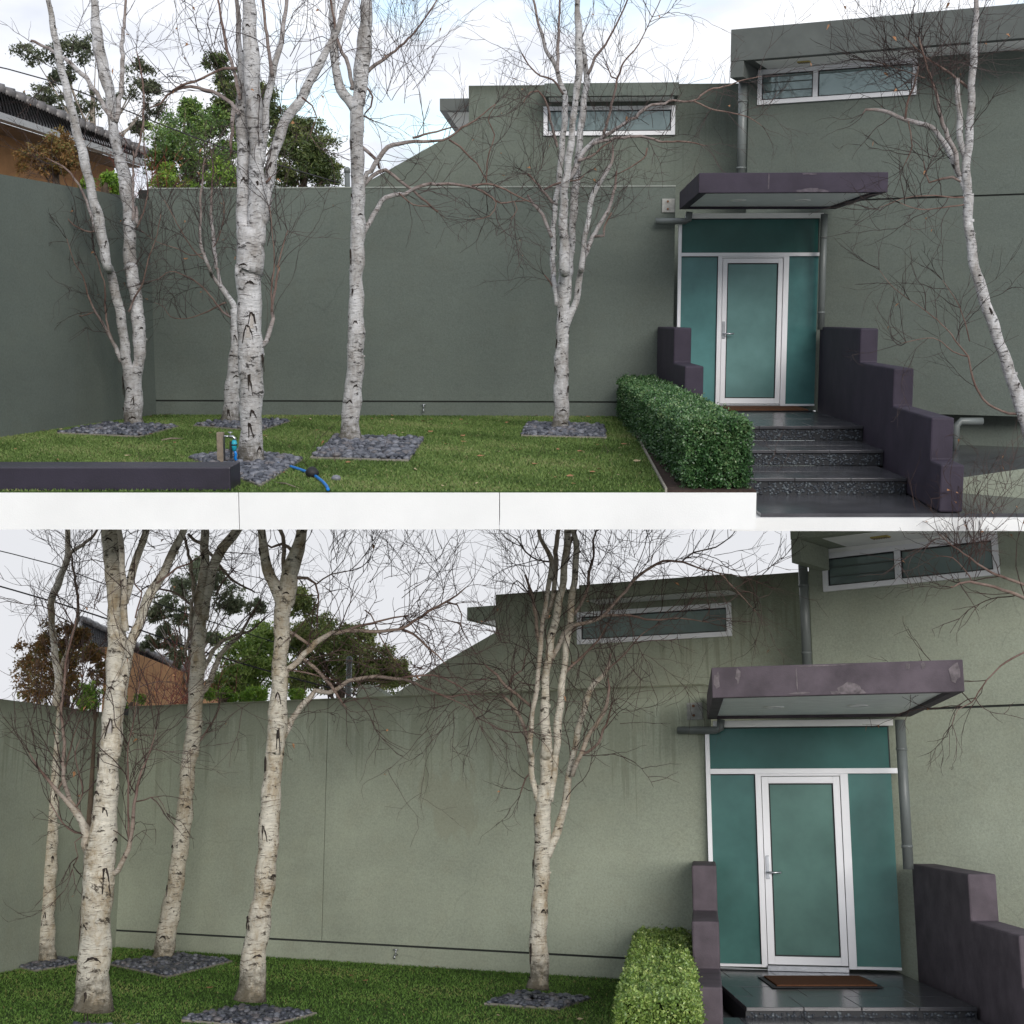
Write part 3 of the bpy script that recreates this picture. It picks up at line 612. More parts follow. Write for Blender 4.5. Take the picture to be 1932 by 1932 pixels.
    for (u, z, w_, h_) in c['scabs']:
        cpt = q[0] + fu * (fl * u) + fn * 0.001; pl = []
        for i in range(11):
            a_ = i / 11 * 6.283; k = random.uniform(.6, 1.15); pl.append(cpt + fu * (math.cos(a_) * w_ * k) + Vector((0, 0, z0 + (z1 - z0) * z + math.sin(a_) * h_ * k)))
        pl = [Vector((p.x, p.y, min(max(p.z, z0 + .005), z1 - .005))) for p in pl]
        obj('paint_scab', MB().prism(pl[::-1], fn * 0.003), c['scab'], cp)
    # beam end plate and overflow pipe
    bp = D['plate']; bo = obj('beam_plate', MB().fbox(W, bp[0], bp[1], bp[2], bp[3], 0.003, 0.02), M['rusty_steel'], h, bevel=0.003)
    for u in (0.25, 0.8): obj('bolt', MB().tube([W.pt(bp[0] + (bp[1] - bp[0]) * .45, bp[2] + (bp[3] - bp[2]) * u, 0.0205), W.pt(bp[0] + (bp[1] - bp[0]) * .45, bp[2] + (bp[3] - bp[2]) * u, 0.034)], 0.016, 6), M['rust'], bo)
    op = obj('overflow_pipe', MB().tube(D['overflow'], D['over_r'], 14), M['pipe'], h, smooth=True)
    return h
def ru(f, k, x0, y0, x1, y1):               # upright rectangle on a frame through picture units
    m, n = (x0 + x1) / 2, (y0 + y1) / 2
    return f.st(x0, n, k)[0], f.st(x1, n, k)[0], f.st(m, y1, k)[1], f.st(m, y0, k)[1]
def vpipe(V, px, y0, y1, d):
    p = V.at(px, (y0 + y1) / 2, d); return [Vector((p.x, p.y, V.at(px, y1, d).z)), Vector((p.x, p.y, V.at(px, y0, d).z))]

# ------------------------------------------------------------------ upper garden: slab, lawn, house
SLAB_Y = 11.0
for a_, b_ in ((-6.6, -4.3), (-4.3, -2.2), (-2.2, -0.1), (-0.1, 1.97)):
    sheet(UP, 'terrace_slab', [(a_ + .003, SLAB_Y), (b_ - .003, SLAB_Y), (b_ - .003, 20.6), (a_ + .003 - (1.0 if a_ < -6 else 0), 20.6)], -0.306, -0.006, M['slab'])
sheet(UP, 'back_ground', [(-7.6, 20.61), (-2.0, 20.61), (-2.0, 25.8), (-11.5, 25.8), (-11.5, 20.61)], -0.20, -0.008, M['turf'])
sheet(UP, 'paving_slab', [(1.98, 12.3), (6.6, 12.3), (8, 22.5), (1.98, 22.5)], -0.52, -0.40, M['slab'])
sheet(UP, 'footpath', [(2.25, 12.34), (6.55, 12.34), (7.9, 22.4), (2.25, 22.4)], -0.398, -0.365, M['paver'])
W = Frame(UP, 1278, 500, 19.45, 3); E = Frame(UP, 1278, 500, 19.43, 3); UU = Frame(UP, 1278, 500, 19.45, 3, back=1.5); RR = Frame(UP, 1560, 500, 19.6, 25)
P = lambda f, k, x, y, kk=0.0: f.st(*U(k, x, y), kk)
wl = W.st(287, 560)[0]; cor = W.pt(wl, 0)
tpar = (P(UU, 3, 762, 265)[1] + P(UU, 5, 300, 225)[1]) / 2
s1_, t1_ = P(UU, 3, 120, 860); s2_, t2_ = P(UU, 3, 660, 555); s3_, t3_ = P(UU, 3, 762, 482); sr_ = UU.st(1425, 300)[0]
ev_s, ev_t = RR.st(1378, 114, 0.75)[0], RR.st(1404.9, 114, 0.75)[1]
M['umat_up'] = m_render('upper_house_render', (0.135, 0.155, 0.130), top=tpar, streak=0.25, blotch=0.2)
rl = ru(UU, -0.5, *U(3, 583, 335), *U(3, 762, 412))
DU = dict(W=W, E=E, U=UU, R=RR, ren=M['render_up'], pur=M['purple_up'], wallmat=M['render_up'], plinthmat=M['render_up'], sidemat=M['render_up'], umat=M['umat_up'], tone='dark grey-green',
    w_left=wl, w_right=W.st(1273, 450)[0], w_top=W.st(780, 355)[1], w_joint=W.st(780, 757.5)[1], w_cut=[], tap=W.st(800, 770)[0],
    side=((cor.x, cor.y), (cor.x - 0.222 * (cor.y - 11.47), 11.47)), side_top=3.03,
    u_poly=[(s1_, 0), (sr_, 0), (sr_, tpar), (s3_, tpar), (s3_, t3_), (s2_, t2_), (s1_, t1_)],
    roof_l=(rl[0], rl[1] + 0.8, rl[2], rl[3], -0.5, -5.0), awning=ru(UU, 0.5, 1027, 156, 1281, 181), aw_k=0.5, win_u=ru(UU, 0, 1025.5, 200.5, 1273.6, 255.7), win_u_mull=[],
    r_s0=RR.st(1410, 300)[0], r_s1=RR.st(1990, 300)[0], r_top=ev_t + 0.05, r_joint=RR.st(1713.7, 374)[1], r_bot=RR.st(1810, 782.5)[1], r_eave=(ev_s, ev_t), r_k=0.75,
    win_r=(RR.st(1430, 172)[0], RR.st(1731, 140)[0], RR.st(1580, 188.7)[1], RR.st(1580, 122)[1]), win_r_mull=[RR.st(1539, 160)[0]], vent=(RR.st(1506, 115, .35)[0], RR.st(1529, 113, .35)[0]),
    pipes=[(vpipe(UP, 1400, 152, 346, 19.85), 0.062), (vpipe(UP, 1552, 404, 622, 19.1), 0.048)],
    ent=dict(l=E.st(1277.5, 590)[0], r=E.st(1541, 590)[0], bot=E.st(1420, 765.4)[1], top=E.st(1410, 412.6)[1], mid=(E.st(1410, 483.6)[1], E.st(1410, 477)[1]), mid_r=E.st(1547.5, 480)[0],
             m1=(E.st(1352, 620)[0], E.st(1360, 620)[0]), m2=(E.st(1474.5, 620)[0], E.st(1484.5, 620)[0]), fw=0.045, stile=0.065, hz=0.5),
    teal_l=M['teal'], teal_r=M['teal'], cope=m_plain('pale_coping', (0.26, 0.28, 0.25), .8, .15, 5), door_c=(0.110, 0.215, 0.205),
    canopy=dict(plan=[(2.24, 16.9), (4.48, 16.8), (4.46, 19.38), (2.31, 19.42)], z=(2.87, 3.105), soffit=m_plain('canopy_soffit_grey_green', (0.84, 0.87, 0.85), 0.6, 0.05),
                scab=m_plain('flaked_aubergine_paint', (0.10, 0.085, 0.10), 0.9, 0.3, 20), scabs=[(0.6, 0.1, 0.16, 0.03), (0.54, 0.06, 0.06, 0.02), (0.66, 0.07, 0.07, 0.025), (0.58, 0.93, 0.10, 0.012), (0.37, 0.5, 0.012, 0.10)]),
    plate=ru(W, 0, 1249, 375, 1273, 401), overflow=[W.pt(*P(W, 5, 18, 1040, .12), .12), W.pt(*P(W, 5, 190, 1040, .12), .12), W.pt(*P(W, 5, 212, 1030, .12), .12), W.pt(*P(W, 5, 216, 985, .12), .12)], over_r=0.045)
house(UP, DU)
ee = bpy.data.objects['house']
obj('eave_end', MB().fbox(RR, ev_s + 0.003, RR.st(1404, 120, .72)[0], RR.st(1390, 146, .75)[1], ev_t - 0.003, 0.05, 0.747), M['dark_trim'], ee, bevel=0.005)
obj('undercroft_wall', MB().fbox(RR, DU['r_s0'] + 1.0, DU['r_s1'], -0.39, DU['r_bot'] - 0.004, -0.5, -0.36), M['render_up'], ee)
pp = UP.at(1803, 830, 18.4)
obj('downpipe', MB().tube([(pp.x + 0.35, pp.y, pp.z + 0.25), (pp.x + 0.06, pp.y, pp.z + 0.25), (pp.x, pp.y, pp.z + 0.19), (pp.x, pp.y, -0.36)], 0.05, 12), M['pipe'], ee, smooth=True)

# front retaining wall, cheek walls, steps
o = obj('retaining_wall', MB().box(-6.6, -2.27, 11.045, 11.46, -0.004, 0.196), M['purple_dk'], V=UP, base=(-4, 11.2, 0), bevel=0.012)
tag(o, 'low aubergine retaining wall along the front left of the upper lawn', 'wall')
stepped_wall(UP, 'stepped_wall', 'aubergine stepped wall right of the upper entrance steps, dropping in four blocks', (4.28, 19.33), (3.87, 12.36), [2.95, 4.85, 6.55, 6.97], [1.265, 0.865, 0.47, 0.075], 0.21, -0.36, M['purple_up'])
stepped_wall(UP, 'stepped_wall', 'aubergine stepped wall left of the upper entrance, half hidden by the hedge', (2.03, 19.40), (2.00, 12.36), [2.05, 3.25, 4.6, 6.2], [1.265, 0.83, 0.42, -0.20], 0.22, -0.36, M['purple_up'])

def steps(V, label, levels, xl, xr, group=None):
    """levels: (front, back, top); each tread of separate stone tiles with a pebbled riser under the nosing."""
    st = thing('entry_steps', label, 'steps', V, ((xl(levels[0][0]) + xr(levels[0][0])) / 2, (levels[0][0] + levels[0][1]) / 2, levels[-1][2]))
    for (y0, y1, z) in levels:
        a, b = xl((y0 + y1) / 2), min(xr(y0), xr(y1))
        obj('tread_bed', MB().box(a, b, y0 + 0.03, y1, z - 0.17, z - 0.036), M['riser'], st)
        obj('grout', MB().box(a + .004, b - .004, y0 + 0.02, y1 - .004, z - 0.0355, z - 0.006), M['grout'], st)
        rows = max(1, round((y1 - y0) / 0.6)); dy = (y1 - y0) / rows; n = max(2, round((b - a) / 0.56)); dx = (b - a) / n
        for r in range(rows):
            sh = 0.0 if r % 2 == 0 else dx * 0.35; x = a
            cut = [a] + [a + sh + dx * i for i in range(0 if sh else 1, n + 1) if a < a + sh + dx * i < b - 0.02] + [b]
            for x0, x1 in zip(cut[:-1], cut[1:]):
                dz = random.uniform(-0.0015, 0.0015)
                obj('paver', MB().box(x0 + 0.003, x1 - 0.003, y0 + r * dy + 0.003, y0 + (r + 1) * dy - 0.003, z - 0.034, z + dz), M['paver'], st, bevel=0.004)
        # pebbles set into the riser
        n = int((b - a) * 0.125 / (0.024 * 0.024) * 0.95); px = RNG.uniform(a + .02, b - .02, n); pz = RNG.uniform(z - 0.165, z - 0.045, n)
        s = RNG.uniform(0.008, 0.017, n); sq = RNG.uniform(0.6, 1.0, n); v = _pv[None] * np.stack([s, s * 0.6, s * sq], 1)[:, None] + np.stack([px, np.full(n, y0 + 0.028), pz], 1)[:, None]
        o = nobj('riser_pebbles', v.reshape(-1, 3), (_ptri[None] + (np.arange(n) * len(_pv))[:, None, None]).reshape(-1, 3), M['peb_riser'], st, rnd=np.repeat(RNG.random(n), len(_pv)), kind='stuff'); o.data.shade_smooth()
    return st
m, t, b = mat('riser_pebble_mix'); at = nd(t, 'ShaderNodeAttribute', attribute_name='rnd')
t.links.new(ramp(t, at.outputs['Fac'], [(0.0, (0.018, 0.022, 0.03)), (0.6, (0.045, 0.055, 0.07)), (1.0, (0.12, 0.14, 0.15))]), b.inputs['Base Color']); b.inputs['Roughness'].default_value = 0.3; M['peb_riser'] = m
xr_up = lambda y: 4.275 - 0.0588 * (19.33 - y)
steps(UP, 'wet dark stone entrance steps with pebbled risers in the upper picture', [(15.96, 19.36, 0.145), (14.8, 15.96, -0.025), (13.65, 14.8, -0.195)], lambda y: 2.26, xr_up)
def door_mat(V, label, x0, x1, y0, y1, z):
    t = thing('door_mat', label, 'door mat', V, ((x0 + x1) / 2, (y0 + y1) / 2, z)); obj('rubber_base', MB().box(x0, x1, y0, y1, z + 0.002, z + 0.010), M['black'], t, bevel=0.003)
    obj('coir_pile', MB().box(x0 + .05, x1 - .05, y0 + .05, y1 - .05, z + 0.0105, z + 0.026), M['coir'], t, bevel=0.004)
door_mat(UP, 'brown coir mat in front of the upper glass door', 2.85, 4.02, 18.4, 19.25, 0.147)

# lawn, bed, edging
e0, e1 = UP.gnd(1180, 789), UP.gnd(1254, 927); ys = W.pt(0, 0, 0.01).y
wlo = W.pt(wl, 0, 0.006); wro = W.pt(W.st(1180, 789)[0], 0, 0.006)
lawn_up = [(-6.6, SLAB_Y + .004), (e1.x, SLAB_Y + .004), (wro.x, wro.y), (wlo.x, wlo.y), (-7.15, 11.6)]
sheet(UP, 'lawn', lawn_up, -0.0055, 0.0, M['turf'])
sheet(UP, 'garden_bed', [(e1.x + .02, SLAB_Y + .004), (1.965, SLAB_Y + .004), (1.965, 19.3), (wro.x + .02, 19.3)], -0.0055, 0.012, M['soil'])
o = obj('lawn_edging', MB().hexa([(e1.x, SLAB_Y + .01, -.004), (e1.x + .018, SLAB_Y + .01, -.004), (wro.x + .018, wro.y - .02, -.004), (wro.x, wro.y - .02, -.004), (e1.x, SLAB_Y + .01, .03), (e1.x + .018, SLAB_Y + .01, .03), (wro.x + .018, wro.y - .02, .03), (wro.x, wro.y - .02, .03)]), M['edging'], V=UP, base=(e1.x, 14, 0))
tag(o, 'thin grey timber edging between the upper lawn and the hedge bed', 'edging')
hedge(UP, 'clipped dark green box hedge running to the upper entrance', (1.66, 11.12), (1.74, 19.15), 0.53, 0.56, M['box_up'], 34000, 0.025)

# ------------------------------------------------------------------ lower garden: ground, house
sheet(LO, 'ground', [(-700, -700), (700, -700), (700, 700), (-700, 700)], -0.30, -0.05, M['asphalt'])
W = Frame(LO, 1333, 1450, 15.2, 27); E = Frame(LO, 1335, 1450, 15.15, 12); UU = Frame(LO, 1333, 1450, 15.2, 27, back=1.6); RR = Frame(LO, 1700, 1450, 14.85, 38)
wl = W.st(231, 1550)[0]; cor = W.pt(wl, 0)
tpar = (P(UU, 9, 928, 405)[1] + P(UU, 11, 868, 275)[1]) / 2
s1_, t1_ = P(UU, 9, 270, 1052); s2_, t2_ = P(UU, 9, 600, 835); s3_, t3_ = P(UU, 9, 927, 648); sr_ = UU.st(1545, 1150)[0]
ev_s, ev_t = RR.st(1491, 1016, .75)[0], RR.st(1512.7, 1016, .75)[1]
wtop = W.st(957, 1308)[1]
M['wall_lo'] = m_render('brightened_olive_wall_render', (0.312, 0.340, 0.268), top=wtop, streak=0.35, blotch=0.30, patch=(tuple(W.pt(*W.st(850, 1520)) - W.pt((wl + W.st(1329, 1400)[0]) / 2, 0, -0.12)), 0.75))  # same paint as the upper wall, lightened in colour for the slab shade
M['umat_lo'] = m_render('brightened_olive_house_render', (0.305, 0.328, 0.252), top=tpar, streak=0.4, blotch=0.32)  # house paint lightened likewise, light put into the colour
M['plinth_lo'] = m_render('brightened_olive_plinth_render', (0.30, 0.325, 0.255), blotch=0.35)  # plinth in the same brightened paint
rl = ru(UU, -0.5, *U(9, 750, 488), *U(9, 927, 571))
DL = dict(W=W, E=E, U=UU, R=RR, ren=M['render_lo'], pur=M['purple_lo'], wallmat=M['wall_lo'], plinthmat=M['plinth_lo'], sidemat=m_render('brightened_olive_side_render', (0.30, 0.328, 0.262), top=3.03, streak=0.4), umat=M['umat_lo'], tone='weathered olive-grey',  # side wall too gets the upper paint brightened in colour
    w_left=wl, w_right=W.st(1329, 1400)[0], w_top=wtop, w_joint=W.st(651, 1779)[1], w_cut=[W.st(613, 1550)[0]], tap=W.st(750, 1797)[0],
    side=((cor.x, cor.y), (cor.x - 0.19 * (cor.y - 10.5), 10.5)), side_top=3.03,
    u_poly=[(s1_, 0), (sr_, 0), (sr_, tpar), (s3_, tpar), (s3_, t3_), (s2_, t2_), (s1_, t1_)],
    roof_l=(rl[0], rl[1] + 0.8, rl[2], rl[3], -0.5, -4.0), awning=ru(UU, 0.5, 1092, 1093, 1381, 1121), aw_k=0.5, win_u=ru(UU, 0, 1090, 1146.5, 1381, 1208.5), win_u_mull=[],
    r_s0=RR.st(1529, 1150)[0], r_s1=RR.st(1975, 1150)[0], r_top=ev_t + 0.05, r_joint=RR.st(1794, 1335.5)[1], r_bot=-0.04, r_eave=(ev_s, ev_t), r_k=0.75,
    win_r=(RR.st(1554, 1085)[0], RR.st(1885, 1050)[0], RR.st(1680, 1105)[1], RR.st(1680, 1031)[1]), win_r_mull=[RR.st(1695, 1065)[0]], vent=(RR.st(1646, 1012, .35)[0], RR.st(1678, 1010, .35)[0]),
    pipes=[(vpipe(LO, 1519, 1066, 1262, 15.35), 0.053), (vpipe(LO, 1706, 1358, 1640, 14.2), 0.052)],
    ent=dict(l=E.st(1337, 1620)[0], r=E.st(1690, 1620)[0], bot=E.st(1520, 1826)[1], top=E.st(1510, 1371.4)[1], mid=(E.st(1510, 1460)[1], E.st(1510, 1450)[1]), mid_r=E.st(1697, 1455)[0],
             m1=(E.st(1431.3, 1640)[0], E.st(1442, 1640)[0]), m2=(E.st(1593, 1640)[0], E.st(1608, 1640)[0]), fw=0.046, stile=0.07, hz=0.5),
    teal_l=M['teal_lo'], teal_r=M['teal_lo'], cope=m_plain('stained_olive_coping', (0.15, 0.16, 0.11), .9, .4, 5), door_c=(0.085, 0.170, 0.145),
    canopy=dict(plan=[(1.72, 11.9), (3.66, 11.2), (4.19, 14.62), (2.12, 15.1)], z=(2.76, 3.02), soffit=m_plain('canopy_soffit_pale', (0.88, 0.90, 0.87), 0.6, 0.08),
                scab=m_plain('flaked_brightened_paint', (0.135, 0.115, 0.12), 0.9, 0.4, 20), scabs=[(0.56, 0.15, 0.10, 0.06), (0.50, 0.06, 0.05, 0.02), (0.60, 0.08, 0.06, 0.02), (0.35, 0.5, 0.008, 0.10), (0.355, 0.08, 0.10, 0.012), (0.97, 0.6, 0.05, 0.09), (0.11, 0.7, 0.025, 0.07), (0.02, 0.55, 0.03, 0.08), (0.79, 0.85, 0.02, 0.03), (0.85, 0.85, 0.02, 0.035), (0.45, 0.95, 0.25, 0.007)]),  # flakes follow the brightened tone of the lower aubergine
    plate=ru(W, 0, 1297, 1325.7, 1326, 1358), overflow=[W.pt(*P(W, 11, 150, 1192, .12), .12), W.pt(*P(W, 11, 370, 1192, .12), .12), W.pt(*P(W, 11, 398, 1180, .12), .12), W.pt(*P(W, 11, 402, 1128, .12), .12)], over_r=0.042)
house(LO, DL)
hl = bpy.data.objects['house.001']
obj('eave_end', MB().fbox(RR, ev_s + 0.003, RR.st(1513, 1040, .72)[0], RR.st(1502, 1061, .75)[1], ev_t - 0.003, 0.05, 0.747), M['render_lo'], hl, bevel=0.005)
stepped_wall(LO, 'stepped_wall', 'pale aubergine stepped wall left of the lower entrance behind the hedge', (1.93, 15.2), (1.44, 11.6), [1.02, 2.26, 3.5], [1.265, 0.83, 0.42], 0.245, -0.04, M['purple_lo'])
stepped_wall(LO, 'stepped_wall', 'dark aubergine stepped wall right of the lower glass entrance', (4.09, 14.55), (3.92, 9.9), [2.0, 3.3, 4.6], [1.265, 0.865, 0.47], 0.25, -0.04, M['purple_lo'])
steps(LO, 'dark stone porch and step below the lower glass entrance', [(12.4, 15.05, DL['ent']['bot'] - 0.032), (11.3, 12.4, DL['ent']['bot'] - 0.115)], lambda y: 2.2 - 0.135 * (15.2 - y), lambda y: 4.06 - 0.0366 * (14.55 - y))
door_mat(LO, 'brown coir mat at the foot of the lower glass door', 2.45, 3.5, 13.6, 14.4, DL['ent']['bot'] - 0.03)
wlo = W.pt(wl, 0, 0.006); wro = W.pt(DL['w_right'], 0, 0.006)
lawn_lo = [(-7.4, 8.5), (1.35, 8.5), (wro.x, wro.y), (wlo.x, wlo.y), (-7.2, 10.4)]
sheet(LO, 'lawn', lawn_lo, -0.04, 0.0, M['turf'])
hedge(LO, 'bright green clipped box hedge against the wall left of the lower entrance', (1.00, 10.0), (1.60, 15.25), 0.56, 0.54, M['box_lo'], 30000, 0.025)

# ------------------------------------------------------------------ pebble beds and turf
def bedq(V, pts): return [tuple(V.gnd(*U(*p))[:2]) for p in pts]
def around(p, r=0.62, a=0.35): return [(p[0] + r * math.cos(a + i * math.pi / 2), p[1] + r * math.sin(a + i * math.pi / 2)) for i in range(4)]
TB = {k: V.gnd(*U(*p)) for k, V, p in (('a1', UP, (2, 552, 962)), ('a2', UP, (2, 1150, 948)), ('a3', UP, (2, 1280, 1200)), ('a4', UP, (4, 22, 1062)), ('a5', UP, (4, 1325, 985)),
      ('b0', LO, (8, 10, 1300)), ('b2', LO, (8, 730, 1280)))}
TB['b1'] = LO.at(*U(8, 300, 1560), 11.9); TB['b3'] = LO.at(*U(8, 1275, 1500), 12.9); TB['b4'] = LO.at(*U(10, 1190, 1430), 13.9)
BU = [pebble_bed(UP, 'diamond bed of grey pebbles at the foot of the twin-stemmed birch far left', bedq(UP, [(2, 80, 1014), (2, 590, 1037), (2, 830, 972), (2, 380, 958)]), TB['a1'], 130),
      pebble_bed(UP, 'small pebble bed behind the thick upper birch, close to the wall', bedq(UP, [(2, 920, 968), (2, 1330, 1002), (2, 1520, 940), (2, 1150, 925)]), TB['a2'], 100),
      pebble_bed(UP, 'pebble bed under the thick upper birch beside the standpipe', bedq(UP, [(2, 890, 1165), (2, 1330, 1345), (2, 1595, 1178), (2, 1230, 1130)]), TB['a3'], 150, 0.034),
      pebble_bed(UP, 'large square bed of blue-grey pebbles round the single forked upper birch', bedq(UP, [(2, 1640, 1168), (4, 390, 1187), (4, 485, 1055), (2, 1800, 1035)]), TB['a4'], 220, 0.036),
      pebble_bed(UP, 'flat dark pebble bed round the many-stemmed upper birch', bedq(UP, [(4, 1085, 1030), (4, 1612, 1044), (4, 1595, 965), (4, 1120, 950)]), TB['a5'], 110)]
BL = [pebble_bed(LO, 'diamond pebble bed round the second birch in the lower garden', bedq(LO, [(8, 405, 1312), (8, 760, 1390), (8, 1160, 1292), (8, 800, 1250)]), TB['b2'], 140, 0.034),
      pebble_bed(LO, 'pebble bed at the far left edge of the lower garden', bedq(LO, [(8, -280, 1300), (8, -60, 1352), (8, 222, 1305), (8, 60, 1262)]), TB['b0'], 60),
      pebble_bed(LO, 'pebble bed round the thick leaning birch at the lower left', around(TB['b1'], 0.6), TB['b1'], 90),
      pebble_bed(LO, 'pebble bed round the third birch of the lower garden', around(TB['b3'], 0.6), TB['b3'], 90),
      pebble_bed(LO, 'pebble bed round the many-stemmed lower birch near the hedge', around(TB['b4'], 0.55), TB['b4'], 60)]
grass(UP, 'grass', 'short green turf of the upper garden', lawn_up, BU, 170000, M['grass'])
grass(LO, 'grass', 'short green turf of the lower garden', lawn_lo, BL, 110000, M['grass_lo'])
# ------------------------------------------------------------------ birches
def crom(p, step):
    """Catmull-Rom resampling of (Vector, radius) points."""
    out = []
    for i in range(len(p) - 1):
        a, b, c, d = p[max(i - 1, 0)], p[i], p[i + 1], p[min(i + 2, len(p) - 1)]
        n = max(1, int((c[0] - b[0]).length / step))
        for k in range(n):
            t = k / n; t2, t3 = t * t, t * t * t
            q = 0.5 * ((2 * b[0]) + (c[0] - a[0]) * t + (2 * a[0] - 5 * b[0] + 4 * c[0] - d[0]) * t2 + (3 * b[0] - a[0] - 3 * c[0] + d[0]) * t3)
            out.append((q, b[1] + (c[1] - b[1]) * t))
    out.append(p[-1]); return out

def rvec(s=1.0): return Vector((random.gauss(0, s), random.gauss(0, s), random.gauss(0, s)))
def twig(mb, p, d, ln, r, lvl, kink, up, nside=3):
    n = max(3, int(ln / 0.055)); st = ln / n; pts = [p.copy()]; d = d.normalized()
    for i in range(n):
        d = (d + rvec(kink) + Vector((0, 0, up))).normalized(); pts.append(pts[-1] + d * st)
        if lvl > 0 and i > 0 and random.random() < 0.34:
            twig(mb, pts[-1], (d + rvec(0.55)).normalized(), ln * random.uniform(0.25, 0.55), r * 0.6, lvl - 1, kink * 1.1, up * 0.8)
    mb.tube(pts, [r * (1 - 0.75 * i / n) + 0.0007 for i in range(n + 1)], nside, cap=False)
    return pts[-1]

def scar(V, surf, c, rad, up_t, ang, w, h, tree, kind):
    """Dark inverted-V branch scar hugging the trunk, with a paler plate between its arms."""
    f = lambda a, z, k: c + up_t * z + (Vector((math.sin(a), -math.cos(a), 0))) * (rad + k)
    n = 7; mb = MB(); da = w / max(rad, 0.02); jt_ = lambda: random.uniform(-.10, .10) * h
    arm = [f(ang + da * (i / (n - 1)) ** 0.8, -h * (i / (n - 1)) ** 1.3 + jt_(), 0.001) for i in range(n)][::-1] + [f(ang - da * kind * (i / (n - 1)) ** 0.8, -h * random.uniform(.7, 1) * (i / (n - 1)) ** 1.3, 0.001) for i in range(1, n)]
    rr = [(rad * 0.02 + 0.010 * (1 - abs(i - (n - 1)) / n)) * random.uniform(.5, 1.3) for i in range(len(arm))]
    mb.tube(arm, rr, 5, wob=0.5)
    o = obj('branch_scar', mb, M['scar'], tree)
    if kind > 0.5 and h > 0.6 * rad:
        poly = []
        vs, fs = [], []
        for i in range(5):
            z = -h * (0.15 + 0.6 * i / 4); k = (0.15 + 0.6 * i / 4) ** 0.8 * 0.8
            for j in range(4): vs.append(f(ang + da * k * (j / 1.5 - 1) * 0.75, z, 0.0045 * (1 - abs(j - 1.5) / 2) + 0.0006))
        for i in range(4):
            for j in range(3): a = i * 4 + j; fs.append((a, a + 1, a + 5, a + 4))
        obj('scar_plate', MB().add(vs, fs), M['scar_in'], o, smooth=True)

